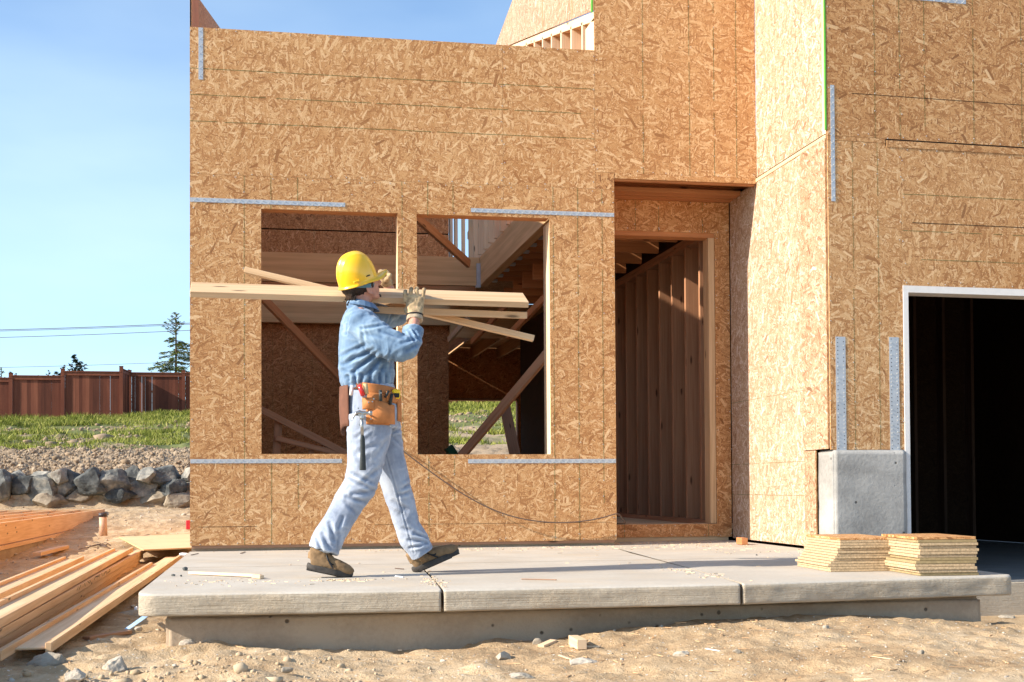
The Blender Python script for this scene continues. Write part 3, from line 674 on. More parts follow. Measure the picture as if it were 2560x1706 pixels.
M['rock'] = rockmat('basalt_rock', (.04, .045, .048), (.12, .125, .12), (.40, .37, .31)); M['drock'] = rockmat('dusty_rock', (.16, .125, .09), (.27, .22, .16), (.42, .36, .28)); M['stone'] = rockmat('pale_stone', (.24, .20, .15), (.38, .33, .26), (.54, .48, .40))
row = [  # picture x, y of centre, width, height
 (8, 1222, 40, 56), (58, 1216, 62, 40), (112, 1196, 70, 34), (150, 1194, 48, 40), (108, 1226, 84, 48), (180, 1208, 62, 58), (226, 1212, 70, 56), (44, 1196, 40, 28), (140, 1226, 80, 44), (285, 1206, 62, 56), (10, 1192, 36, 26),
 (332, 1196, 44, 44), (368, 1190, 50, 34), (410, 1198, 68, 42), (352, 1226, 90, 52), (434, 1224, 56, 44), (470, 1190, 34, 34), (474, 1224, 36, 50), (300, 1236, 60, 36), (200, 1246, 70, 36), (255, 1250, 70, 34), (452, 1250, 66, 36), (392, 1250, 60, 34), (60, 1250, 80, 34), (132, 1252, 70, 30)]
places = ['at left edge of the wall', 'low on the left', 'in the top row', 'small, in the top row', 'long and low', 'whitish, catching the sun', 'pale wedge shaped', 'small flat, in the top row', 'blunt, in the lower row', 'dark and tall', 'small, top left']
for i, (px, py, pw, ph) in enumerate(row):
    p = at(px, py, Y=15.0+.12*(i % 3)+(.1 if py < 1205 else 0)); s = (p-CAM).dot(AF)/FPX
    me = rockmesh('boulder', pw*s*1.3, .5, ph*s*1.42, 140+i, 4, 18, .04)
    o = link('boulder', me, 'rock' if py < 1240 else 'drock'); o.location = p; o.rotation_euler = (0, 0, 0)
    dd = 'dusty half buried' if py >= 1240 else ('pale grey' if i in (5, 6, 13) else 'dark grey')
    where = 'left' if px < 120 else ('middle' if px < 300 else 'right')
    rowd = 'foot' if py >= 1240 else ('upper row' if py < 1205 else 'lower row')
    size = 'small' if pw < 45 else ('broad' if pw > 66 else 'mid sized')
    nb = sum(1 for q in row[:i] if ('dusty half buried' if q[1] >= 1240 else 0) == (dd if py >= 1240 else 0) and abs(q[0]-px) < 60)
    tag(o, f'{size} {dd} boulder, {rowd} of the rock wall, {["first","second","third","fourth","fifth","sixth","seventh","eighth","ninth","tenth","eleventh"][sorted([q[0] for q in row if ("f" if q[1]>=1240 else "u" if q[1]<1205 else "l")==("f" if py>=1240 else "u" if py<1205 else "l")]).index(px)]} from left', 'boulder', 'boulders stacked in the rock wall')
# clods and rubble on the bank: nobody could count them
def rubble(name, P, S, mat, seed=0, kind='stuff'):
    protos = []
    for k in range(5):
        bm = bmesh.new(); bmesh.ops.create_icosphere(bm, subdivisions=1, radius=.5)
        for v in bm.verts: v.co *= 1+random.uniform(-.35, .3); v.co.z *= .75
        protos.append(np.array([v.co[:] for v in bm.verts])); F0 = np.array([[v.index for v in f.verts] for f in bm.faces]); bm.free()
    V, F = [], []; c = 0
    for i in range(len(P)):
        a = rng.uniform(0, 6.28); ca, sa = math.cos(a), math.sin(a); q = protos[i % 5]*S[i]*rng.uniform(.7, 1.3, 3)
        V.append(np.stack([q[:, 0]*ca-q[:, 1]*sa, q[:, 0]*sa+q[:, 1]*ca, q[:, 2]], -1)+P[i]); F.append(F0+c); c += len(q)
    V = np.concatenate(V).astype(np.float32); F = np.concatenate(F).astype(np.int32)
    me = bpy.data.meshes.new(name); me.vertices.add(len(V)); me.vertices.foreach_set('co', V.ravel()); me.loops.add(F.size); me.loops.foreach_set('vertex_index', F.ravel())
    me.polygons.add(len(F)); me.polygons.foreach_set('loop_start', np.arange(0, F.size, 3, dtype=np.int32)); me.update(calc_edges=True)
    return link(name, me, mat)
def islandmat(name, cs):
    m, t, b = newmat(name, .9); g = t.nodes.new('ShaderNodeNewGeometry')
    t.links.new(ramp(t, g.outputs['Random Per Island'], [(i/(len(cs)-1), c) for i, c in enumerate(cs)]), b.inputs['Base Color'])
    n = noi(t, OBJ(t), 60, 3); bump(t, b, n, .4, .004); return m
M['clod'] = islandmat('clod', [(.24, .165, .105), (.31, .225, .15), (.27, .195, .125), (.29, .215, .145), (.40, .32, .23)])
M['sandclod'] = islandmat('sandclod', [(.38, .28, .17), (.50, .39, .26), (.44, .33, .21)]); M['pebble'] = islandmat('pebble', [(.40, .30, .20), (.55, .43, .30), (.48, .44, .38), (.60, .50, .36), (.32, .28, .24)])
n = 16000; x = rng.uniform(-8, 1, n); y = 15.3+12*rng.random(n)**1.4; z = ground_z(x, y)
o = rubble('soil_clods', np.stack([x, y, z+.01], -1), rng.gamma(1.3, .018, n)+.02, 'clod'); tag(o, 'loose clods of grey brown soil on the cut bank above the rock wall', 'soil', kind='stuff')
n = 1500; x = rng.uniform(-9, 14, n); y = rng.normal(38.4, 1.5, n); z = ground_z(x, y)
x2 = rng.normal(-4.6, .7, 500); y2 = 31+1.2*(x2+4.6)+rng.normal(0, 1.8, 500); x = np.append(x, x2); y = np.append(y, y2); z = ground_z(x, y)
o = rubble('hill_stones', np.stack([x, y, z+.02], -1), rng.gamma(1.6, .04, len(x))+.03, 'clod'); tag(o, 'broken stones and clods in the bare strips of the grassy hill', 'stones', kind='stuff')
n = 3000; x = rng.uniform(-2, 5.6, n); y = -3.85-1.9*rng.random(n); z = ground_z(x, y)
S_ = rng.gamma(1.2, .0025, n)+.002; o = rubble('gravel', np.stack([x, y, z+S_*.1], -1), S_, 'pebble'); tag(o, 'small gravel and grit scattered on the sandy soil before the porch', 'gravel', kind='stuff')
n = 2600; x = rng.uniform(-6, .0, n); y = -4+19*rng.random(n)**1.2; z = ground_z(x, y)
S_ = rng.gamma(1.3, .010, n)+.006; o = rubble('gravel', np.stack([x, y, z+S_*.1], -1), S_, 'pebble'); tag(o, 'loose gravel and soil lumps on the yard left of the house', 'gravel', kind='stuff')

n = 420; x = rng.normal(.15, .45, n); y = -4.25-1.2*rng.random(n); z = ground_z(x, y)
S_ = rng.gamma(1.6, .009, n)+.008; o = rubble('soil_clods', np.stack([x, y, z+S_*.1], -1), S_, 'sandclod'); tag(o, 'crumbly sandy clods before the left end of the porch footing', 'soil', kind='stuff')
# splinters and shavings
def splinters(name, P, L, mat, flat=1, zl=.0015):
    b = MB()
    for (x, y, z), l in zip(P, L):
        a = random.uniform(0, 6.28); d = Vector((math.cos(a), math.sin(a), random.uniform(-.08, .08)*flat)); u = Vector((-d.y, d.x, 0)).normalized()
        b.obox((x, y, z+zl), (d, u, d.cross(u)), (l/2, random.uniform(.001, .0028), zl), 0)
    return b.build(name, mat)
n = 260; x = rng.uniform(-.3, 5, n); y = -3.9-1.7*rng.random(n); x = np.where(rng.random(n) < .6, rng.normal(2.6, .7, n), x)
o = splinters('wood_splinters', list(zip(x, y, ground_z(x, y)+.002)), rng.gamma(1.5, .018, n)+.008, 'fir'); tag(o, 'thin wood splinters littering the sandy soil in front of the porch', 'splinters', kind='stuff')
P = []
for cx, cy, sx_, sy_, k in ((1.0, -3.3, .12, .05, 70), (2.3, -.25, .9, .12, 120), (3.1, -.4, .7, .2, 60), (3.9, -.2, .5, .2, 100), (3.7, .35, .5, .2, 160), (4.2, -1.0, .3, .5, 90), (.4, -3.3, .2, .12, 50), (2.9, -3.2, .05, .35, 60), (1.43, -3.6, .03, .2, 60), (3.9, -2.9, .4, .4, 12), (1.5, -1.5, 1.2, .8, 16)):
    for _ in range(k):
        q = (random.gauss(cx, sx_), random.gauss(cy, sy_))
        if (.02 < q[0] < 4.5 and -3.9 < q[1] < -.02) or (3.4 < q[0] < 4.5 and q[1] < .62): P.append((q[0], q[1], 0))
o = splinters('wood_shavings', P, [random.gammavariate(1.5, .009)+.004 for _ in P], 'pale', 0); tag(o, 'sawdust flecks and small shavings swept along the porch slab', 'shavings', kind='stuff')

# ============================================================ YARD THINGS
def thingbar(name, p0, p1, w_, h_, mat, label, cat, group=None, up=(0, 0, 1)):
    o = bar(name, p0, p1, w_, h_, mat, None, .002, up); return tag(o, label, cat, group)
# wooden I-joists lying flat
def ijoist(xl, xr, y0, y1, zt, label, skew=0.0, lend=0, fl=.027, hh=.045):
    """xl, xr: outer edges at y0; the joist drifts by skew over its length"""
    r = empty('i_joist', ((xl+xr)/2, (y0+y1)/2, zt-.05), label, 'joist', 'joists lying on the ground')
    k = skew/(y1-y0)
    bar('flange', (xl+fl/2, y0-.25, zt-hh/2), (xl+fl/2+k*(y1+lend-y0), y1+lend, zt-hh/2), fl, hh, 'orange', r)
    bar('flange', (xr-fl/2, y0, zt-hh/2), (xr-fl/2+skew, y1, zt-hh/2), fl, hh, 'orange', r)
    bar('web', ((xl+xr)/2, y0+.03, zt-hh*.62), ((xl+xr)/2+skew, y1-.02, zt-hh*.62), xr-xl-2*fl-.001, .010, 'ply', r)
    return r
ijoist(-.545, -.355, -4.03, 3.7, -.20, 'single joist with plywood web lying nearest the porch slab, over bare soil', .06, -1.5)
ijoist(-.735, -.545, -7, 3.2, -.105, 'joist on top of the stack, its plywood web lit by the sun', -.20, -.1)
scj = ijoist(-.755, -.575, -7, 4.4, -.156, 'joist with pen scribbles on its side, second from the top of the stack', -.135)
ijoist(-.76, -.585, -7, 3.9, -.206, 'third joist of the stack, its side in shade', -.13)
ijoist(-.77, -.59, -7, 3.6, -.256, 'bottom joist of the stack, lying on the soil in deep shade', -.13)
ijoist(-1.21, -1.01, -6, 3.4, -.195, 'joist with its plywood web up, lying left of the stack', -.23)
thingbar('plank', (-.86, -6, -.215), (-1.05, 2.6, -.215), .03, .05, 'pale', 'thin pale lath squeezed between two joists', 'plank')
# pen scribbles on the side of the second joist
b = MB(); fx = lambda y: -.575-.135*(y+7)/11.4
def mk(p, q):
    P_ = []
    for x, y in (p, q):
        x, y = x/4.9, 1340+y/4.9; v = at(x, y, X=-.64)
        for _ in range(4): v = at(x, y, X=fx(v.y)+.0008)
        P_.append(Vector((v.x, v.y, min(-.160, max(-.198, v.z)))))
    b.bar(P_[0], P_[1], .0008, .0045, up=(0, 1, .2))
for pl in ([(960, 600), (945, 670)], [(990, 580), (965, 670)], [(1035, 560), (1045, 620)], [(1075, 540), (1095, 580), (1110, 560), (1100, 520)], [(1155, 540), (1165, 480), (1220, 460), (1215, 520)], [(1165, 500), (1215, 500)], [(1190, 470), (1190, 530)], [(1245, 440), (1255, 495)], [(1270, 490), (1290, 420), (1305, 470)], [(1300, 410), (1315, 460)], [(1340, 380), (1350, 430), (1320, 455)]):
    for p, q in zip(pl, pl[1:]): mk(p, q)
sc_ = b.build('pen_marks', 'ink', scj)
# plywood sheet
b = MB(); P = [(-1.30, 6.9), (-.46, 7.75), (-.10, 3.75), (-.66, 3.35)]
pv = [Vector((x, y, -.135)) for x, y in P]; b.quad([tuple(p) for p in pv][::-1], [(p.x, p.y) for p in pv][::-1]); b.quad([tuple(p-Vector((0, 0, .014))) for p in pv], [(p.x, p.y) for p in pv])
for i in range(4):
    a, c = pv[i], pv[(i+1) % 4]; dz = Vector((0, 0, .014)); b.quad([tuple(a), tuple(c), tuple(c-dz), tuple(a-dz)], [(0, 0), (1, 0), (1, .01), (0, .01)], 1)
tag(b.build('plywood_sheet', ['ply', 'plyedge']), 'pale plywood sheet lying on the ground at the house corner', 'plywood')
# floor frame of the neighbouring building
deck = empty('floor_frame', (-3.5, 8, 0), 'open floor frame of new joists on a low plywood clad footing, at left', 'floor frame')
bar('rim_board', (-2.27, -2, .0), (-2.27, 13.2, .0), .04, .235, 'orange', deck)
bar('rim_board', (-2.25, 13.22, .0), (-9, 13.22, .0), .04, .235, 'orange', deck)
bar('sill_board', (-2.262, -2, -.15), (-2.262, 13.2, -.15), .07, .045, 'orange', deck)
box('footing', (-2.5, -2.24), (-2, 13.1), (-.6, -.174), 'foot', deck)
for k in range(1, 9): bar('joist', (-2.27-k*.4, -2, .0), (-2.27-k*.4, 13.18, .0), .04, .22, 'orange', deck)
for j in range(6):
    for k in range(8): y = 1.2+j*2.2+(k % 2)*.12; bar('blocking', (-2.30-k*.4, y, .0), (-2.62-k*.4, y, .0), .04, .2, 'redfir', deck)
# pipe stub
pp = at(259, 1322, Y=8.0); pr_ = empty('pipe_stub', (pp.x, pp.y, -.12), 'pink brown pipe stub with dark cap standing beside the floor frame', 'pipe')
def cyl(name, p0, p1, r0, r1, mat, parent=None, seg=20, cap=True):
    bm = bmesh.new(); p0, p1 = Vector(p0), Vector(p1); d = p1-p0
    bmesh.ops.create_cone(bm, cap_ends=cap, segments=seg, radius1=r0, radius2=r1, depth=d.length); q = d.to_track_quat('Z', 'Y').to_matrix().to_4x4()
    bm.transform(Matrix.Translation((p0+p1)/2) @ q); me = bpy.data.meshes.new(name); bm.to_mesh(me); bm.free()
    for f in me.polygons: f.use_smooth = len(f.vertices) == 4
    return link(name, me, mat, parent)
M['pipe'] = plain('pipe_plastic', (.58, .36, .24), .5); M['cap'] = plain('black_cap', (.05, .045, .05), .4)
cyl('pipe', (pp.x, pp.y, -.16), (pp.x-.01, pp.y, .10), .052, .05, 'pipe', pr_); cyl('cap', (pp.x-.01, pp.y, .1005), (pp.x-.012, pp.y, .15), .056, .054, 'cap', pr_)
# loose boards on the yard
def gp_(x, y, dz=.02):
    p = at(x, y, Z=-.26)
    for _ in range(6): p = at(x, y, Z=gzf(p.x, p.y)+dz)
    return p
for a, c, w_, h_, lab in (((214, 1362), (302, 1344), .09, .04, 'short orange board lying in the dirt above the joists'), ((92, 1386), (163, 1368), .09, .04, 'short board end on the soil beside the floor frame'),
                          ((318, 1318), (365, 1322), .09, .04, 'short red brown board by the rubble heap'), ((348, 1330), (414, 1324), .06, .03, 'narrow stick beside the rubble heap'), ((302, 1345), (348, 1337), .02, .02, 'thin dark stick on the soil near the plywood sheet'),
                          ((276, 1318), (312, 1316), .12, .07, 'upright offcut of board with a peg, near the pipe stub'), ((215, 1597), (322, 1580), .05, .02, 'weathered splintered board lying in front of the joists')):
    tag(bar('board_offcut', gp_(*a, h_/2), gp_(*c, h_/2), w_, h_, 'orange' if 'weathered' not in lab else 'brace', None, .003), lab, 'board', 'board offcuts lying in the yard')
M['blue'] = plain('blue_plastic', (.42, .60, .80), .45); M['red'] = plain('red_paper', (.62, .03, .04), .7); M['paper'] = plain('white_paper', (.8, .8, .82), .8); M['rust'] = plain('rusty_wire', (.12, .08, .06), .8)
b = MB(); pts = [gp_(318, 1573, .03), gp_(340, 1558, .03), gp_(358, 1545, .05), gp_(373, 1533, .07)]
for p, q in zip(pts, pts[1:]): b.bar(p, q, .035, .003)
tag(b.build('plastic_strip', 'blue'), 'light blue plastic strip curling from under the slab corner', 'strip')
p = at(474, 1318, Y=-.02); tag(box('red_flag', (p.x-.03, p.x+.018), (.03, .05), (p.z-.02, p.z+.05), 'red', None, .004), 'red paper scrap stuck behind the house corner', 'paper scrap')
p = gp_(341, 1524, .02); tag(link('paper_cup', rockmesh('paper_cup', .03, .03, .05, 5, 2), 'paper'), 'crumpled white paper cup in the soil by the slab corner', 'paper cup').location = p
p = at(463, 1388, Z=-.12); o = link('paper_scrap', rockmesh('paper_scrap', .09, .1, .05, 8, 2), 'paper'); o.location = p; tag(o, 'bluish white paper scrap behind the slab beside the house corner', 'paper')
def curve(name, pts, r, mat, res=6):
    cu = bpy.data.curves.new(name, 'CURVE'); cu.dimensions = '3D'; s = cu.splines.new('NURBS'); s.points.add(len(pts)-1)
    for q, p in zip(s.points, pts): q.co = (*p, 1)
    s.use_endpoint_u = True; s.order_u = 4; cu.bevel_depth = r; cu.bevel_resolution = 3; cu.resolution_u = res; cu.materials.append(M[mat])
    o = bpy.data.objects.new(name, cu); COL.objects.link(o)
    dg = bpy.context.evaluated_depsgraph_get(); me = bpy.data.meshes.new_from_object(o.evaluated_get(dg)); bpy.data.objects.remove(o); me.shade_smooth()
    o = bpy.data.objects.new(name, me); COL.objects.link(o); return o
rp = [gp_(197+random.uniform(0, 90), 1362+random.uniform(-8, 9), random.uniform(.01, .06)) for _ in range(16)]
tag(curve('wire_tangle', [gp_(197, 1374, .01), gp_(240, 1366, .01)]+rp, .006, 'rust'), 'dark tangle of wire lying on the yard soil', 'wire')
# stones that can be told apart
for i, (px, py, pw, ph, sd_, mt, lab) in enumerate([(120, 1668, 90, 60, 1, 'stone', 'large angular grey stone at the lower left of the picture'), (188, 1697, 66, 40, 2, 'stone', 'smooth rounded stone at the bottom beside the angular one'), (290, 1680, 56, 62, 3, 'stone', 'tall rough grey stone among clods at the bottom'),
        (330, 1539, 60, 22, 4, 'stone', 'flat pale stone by the slab corner'), (347, 1575, 18, 10, 5, 'stone', 'small round stone beside the blue strip'), (463, 1617, 40, 26, 6, 'stone', 'round beige stone against the footing at its left end'), (434, 1624, 26, 18, 7, 'stone', 'small stone just left of the round beige one'),
        (2045, 1566, 34, 40, 8, 'stone', 'pointed whitish stone leaning on the footing right of centre'), (2066, 1570, 16, 12, 9, 'stone', 'little stone tucked right of the pointed one'), (1628, 1664, 62, 30, 10, 'stone', 'flat pale stone lying in the sand near the bottom centre'), (1707, 1641, 40, 20, 11, 'stone', 'grey and white stone right of the flat pale one'),
        (1845, 1656, 16, 12, 12, 'stone', 'small grey pebble in the open sand'), (1842, 1631, 20, 12, 13, 'stone', 'rounded tan pebble above the grey one'), (1108, 1653, 14, 8, 14, 'stone', 'chip of stone in the sand below the first joint'), (1260, 1645, 38, 28, 15, 'stone', 'pale rounded lump in a hollow of the sand'), (1300, 1696, 60, 26, 16, 'stone', 'grey stone at the bottom edge below the second bay'),
        (1460, 1665, 70, 26, 17, 'stone', 'wide flat stone half sunk in the sand'), (1344, 1610, 24, 18, 18, 'stone', 'pebble beside the wood chunk at the footing'), (1490, 1611, 16, 12, 19, 'stone', 'small pebble right of the wood chunk'), (1138, 1615, 26, 16, 20, 'stone', 'knobbly stone at the footing below the first joint'), (750, 1612, 16, 8, 21, 'stone', 'small stone at the footing left of centre'),
        (2302, 1634, 18, 12, 22, 'stone', 'lone pebble on the smooth sand at the right'), (717, 1676, 26, 14, 23, 'stone', 'small angular stone in the sand at lower left centre'), (2520, 1545, 40, 12, 24, 'stone', 'pale lump against the garage footing'), (228, 1520, 30, 14, 25, 'stone', 'stone in the shade under the nearest joist')]):
    p = gp_(px, py, .0); s = (p-CAM).dot(AF)/FPX
    o = link('stone', rockmesh('stone', pw*s, pw*s*.8, ph*s*1.1, 300+sd_, 4 if pw > 30 else 3, 15 if pw > 36 else 7, .055 if pw > 36 else .03), mt); o.location = (p.x, p.y, p.z+ph*s*.12); (o.data.shade_smooth() if pw <= 36 else None); tag(o, lab, 'stone', 'stones lying on the soil')
# wood bits by the footing
for a, c, w_, h_, lab in (((1433, 1600), (1455, 1612), .045, .045, 'sawn block of wood standing by the footing'), ((925, 1612), (1000, 1626), .02, .008, 'slim stick lying along the footing left of centre'), ((1400, 1617), (1500, 1617), .03, .006, 'thin lath under the wood block'), ((1352, 1616), (1384, 1602), .04, .012, 'broken wood flake beside the wood block'),
                          ((1398, 1638), (1430, 1650), .012, .006, 'pale sliver of wood in the sand at centre'), ((2135, 1700), (2210, 1698), .012, .008, 'dark stick at the bottom edge on the right'), ((1765, 1622), (1800, 1628), .012, .003, 'white plastic sliver on the sand')):
    tag(bar('wood_scrap', gp_(*a, h_/2), gp_(*c, h_/2), w_, h_, 'pale' if 'white' not in lab else 'paper', None, .001), lab, 'wood scrap', 'wood scraps on the soil')
for x0, x1, y in ((1990, 2310, 1655), (2170, 2290, 1642)):
    tag(curve('straw', [gp_(x0+(x1-x0)*k/5*.6, y+(x0 > 2000)*-2+k*2+random.uniform(-1, 1), .004) for k in range(6)], .0016, 'pale'), 'long thin straw curving across the sand' if x0 < 2000 else 'shorter dry straw on the sand at the right', 'straw')
# on the slab
st = empty('wood_stick', at(560, 1437, Z=.01), 'rough pale stick lying on the left end of the porch slab', 'stick')
bar('shaft', at(473, 1432, Z=.012), at(652, 1440, Z=.012), .02, .016, 'pale', st); bar('split_end', at(634, 1441, Z=.012), at(655, 1443, Z=.012), .026, .02, 'pale', st)
thingbar('twig', at(1303, 1448, Z=.004), at(1392, 1450, Z=.004), .006, .005, 'brace', 'thin brown twig lying on the middle slab bay', 'twig')
for x0, y0, x1, y1, lab in ((477, 1388, 496, 1384, 'dark nail lying on the slab at its far left'), (601, 1384, 613, 1380, 'dark nail on the slab just right of the first'), (987, 1421, 1010, 1423, 'short thin sliver on the slab between the shoes')):
    thingbar('nail', at(x0, y0, Z=.004), at(x1, y1, Z=.004), .006, .005, 'rust', lab, 'nail')
thingbar('chalk_stub', at(988, 1441, Z=.004), at(1008, 1443, Z=.004), .008, .006, 'paper', 'white stub lying on the slab before the front shoe', 'chalk')
for px, py, sz, lab in ((463, 1427, .03, 'dark lump of grit on the slab corner'), (433, 1441, .02, 'small grit lump left of the pale stick'), (453, 1442, .014, 'tiny grit lump under the pale stick'), (2012-120, 1389, .012, 'speck of grit in the shadow on the slab')):
    p = at(px, py, Z=0); o = link('grit_lump', rockmesh('grit_lump', sz, sz, sz*.8, 500+px, 2), 'rock'); o.location = (p.x, p.y, sz*.3); tag(o, lab, 'grit')
thingbar('wood_block', at(1848, 1352, Z=.03), at(1862, 1354, Z=.03), .05, .055, 'redfir', 'small block of wood at the foot of the entry corner', 'wood block')
# stacks of sheathing offcuts
def offcut(x, y, z, sx_, sy_, rz, mat, label, grp):
    b = MB(); c, s = math.cos(rz), math.sin(rz); b.obox((x, y, z+.0055), ((c, s, 0), (-s, c, 0), (0, 0, 1)), (sx_/2, sy_/2, .0053))
    o = b.build('board_square', [mat], None, .0008); tag(o, label, 'board offcut', grp)
ordn = ['bottom', 'second', 'third', 'fourth', 'fifth', 'sixth', 'seventh', 'eighth', 'ninth', 'tenth', 'eleventh', 'twelfth', 'thirteenth', 'fourteenth', 'top']
M['off1'] = osb('offcut_strands', (1.1, 1.08, 1.05), .5); M['offg'] = plain('yellow_edge', (.33, .245, .125), .8, var=.2, scale=60, bs=.5); M['offp'] = plain('pale_edge', (.48, .35, .21), .85, var=.3, scale=90, bs=.6)
def stackof(n, th, cx, cy, sx_, sy_, rz, xo, mats, lab, grp):
    c, q = math.cos(rz), math.sin(rz)
    for k in range(n):
        ox = xo[k]+random.uniform(-.003, .003); x0, y0 = cx+ox, cy+random.uniform(-.008, .008); w_ = sx_-xo[k]*.5+random.uniform(-.006, .006); X_, Y_ = x0+c*w_/2-q*sy_/2, y0+q*w_/2+c*sy_/2
        b = MB(); b.obox((X_, Y_, .0008+th*(k+.5)), ((c, q, 0), (-q, c, 0), (0, 0, 1)), (w_/2, sy_/2, th/2-.0009)); o = b.build('board_square', mats(k), None, .0008)
        tag(o, f'{ordn[k] if k < n-1 else "top"} board square{" from below" if k < n-1 else ""} in the {lab}', 'board square', grp)
stackof(13, .0145, 3.655, -3.395, .350, .52, R(-3), [.0, -.005, -.018, .0, .012, .022, .03, .034, .034, .045, .052, .054, .05], lambda k: 'off1' if k == 12 else 'offp', 'lower stack, left one', 'board squares in the lower stack')
stackof(13, .0158, 3.96, -3.80, .325, .46, R(-4), [.01, .0, -.018, -.02, -.016, .006, .0, .005, .01, .0, .004, -.004, -.01], lambda k: 'off1' if k == 12 else ('offg' if k in (0, 4, 5, 11) else 'offp'), 'taller stack, right one', 'board squares in the taller stack')

# cable hanging from window to door
cp = [(1003, 1125), (1030, 1145), (1064, 1171), (1110, 1204), (1160, 1238), (1215, 1268), (1270, 1290), (1330, 1303), (1390, 1308), (1440, 1306), (1490, 1299), (1530, 1288), (1548, 1281)]
pts = [at(x, y, Y=-.035-.02*math.sin(i/12*3.14)) for i, (x, y) in enumerate(cp)]
pts = [Vector((1.60, .3, .85)), Vector((1.60, .1, .80)), Vector((1.62, -.02, .775))]+pts[0:]+[Vector((3.42, .02, .19)), Vector((3.5, .2, .16)), Vector((3.55, .7, .155))]
M['cable'] = plain('cable_rubber', (.13, .09, .07), .6)
tag(curve('extension_cable', pts, .0048, 'cable', 10), 'brown cable hanging in a loop across the wall from window to doorway', 'cable')
# dark timber frame leaning inside the left window
fr = empty('timber_frame', (1.2, 1.5, .14), 'dark brown triangular timber frame leaning inside the left window', 'timber frame')
bar('rail', at(640, 1018, Y=1.6), at(900, 1152, Y=1.6), .05, .06, 'brace', fr); bar('rail', at(690, 1096, Y=1.6), at(880, 1142, Y=1.6), .04, .045, 'brace', fr)
bar('post', at(697, 1046, Y=1.65), at(686, 1200, Y=1.65), .045, .07, 'brace', fr, up=(1, 0, 0)); bar('post', at(778, 1118, Y=1.65), at(776, 1200, Y=1.65), .04, .045, 'brace', fr, up=(1, 0, 0))
M['tarp'] = plain('green_plastic', (.02, .10, .045), .5)
bar('green_crate', at(1120, 1118, Y=9.0), at(1142, 1150, Y=9.0), .25, .12, 'tarp'); o = COL.objects[-1]; tag(o, 'dark green plastic crate inside the house behind the right window', 'crate')

# ============================================================ FENCE, TREES, WIRES
M['fence'] = None
def fencemat():
    m, t, b = newmat('stained_cedar', .75); g = t.nodes.new('ShaderNodeNewGeometry'); o = OBJ(t)
    n = noi(t, mapping(t, o, (8, 8, .8)), 1, 4); f = math_(t, 'ADD', math_(t, 'MULTIPLY', g.outputs['Random Per Island'], .55), math_(t, 'MULTIPLY', n, .5))
    t.links.new(ramp(t, f, [(.2, (.075, .022, .012)), (.55, (.16, .046, .024)), (.9, (.27, .09, .048))]), b.inputs['Base Color']); return m
M['fence'] = fencemat()
fence = empty('cedar_fence', (-5, 46, 3.4), 'dark red brown board fence with posts along the hilltop, stepping and turning a corner', 'fence')
FP = [(-14.6, 46.0, 3.15, 4.95), (-12.3, 46.0, 3.25, 5.03), (-10.03, 46.0, 3.36, 5.13), (-7.97, 46.0, 3.50, 5.33), (-5.62, 46.0, 3.58, 5.46), (-5.45, 47.6, 3.6, 5.44), (-3.18, 47.6, 3.66, 5.46), (-.8, 47.6, 3.7, 5.5), (1.6, 47.6, 3.74, 5.6), (4.0, 47.6, 3.8, 5.65), (6.4, 47.6, 3.9, 5.7), (8.8, 47.6, 3.95, 5.8), (11.2, 47.6, 4.0, 5.9), (13.6, 47.6, 4.05, 6.0), (16, 47.6, 4.1, 6.05)]
for i, (x, y, z0, z1) in enumerate(FP):
    box('post', (x-.075, x+.075), (y-.075, y+.075), (z0-.5, z1+.13), 'fence', fence); 
    box('post_cap', (x-.085, x+.085), (y-.085, y+.085), (z1+.131, z1+.15), 'fence', fence)
    if i+1 < len(FP):
        x2, y2, za, zb = FP[i+1]; d = Vector((x2-x, y2-y, 0)); L = d.length; d.normalize(); b = MB(); k = .09
        while k < L-.12:
            wd = .138; gap = .0 if random.random() < .75 else random.choice((.003, .007))
            p = Vector((x, y, 0))+d*(k+wd/2); s_ = (k/L); jz = random.uniform(-.02, .02)
            b.obox((p.x, p.y, (z0-.25+z1-.12)/2), ((0, 0, 1), d, d.cross(Vector((0, 0, 1)))), ((z1-z0+.13)/2, wd/2, .009+random.uniform(0, .003)), 0); k += wd+gap+.001
        b.build('board_panel', 'fence', fence)
        bar('rail', Vector((x, y-.03, z1-.06)), Vector((x2, y2-.03, z1-.06)), .05, .14, 'fence', fence); bar('rail_cap', Vector((x, y-.02, z1+.035)), Vector((x2, y2-.02, z1+.035)), .13, .035, 'fence', fence)
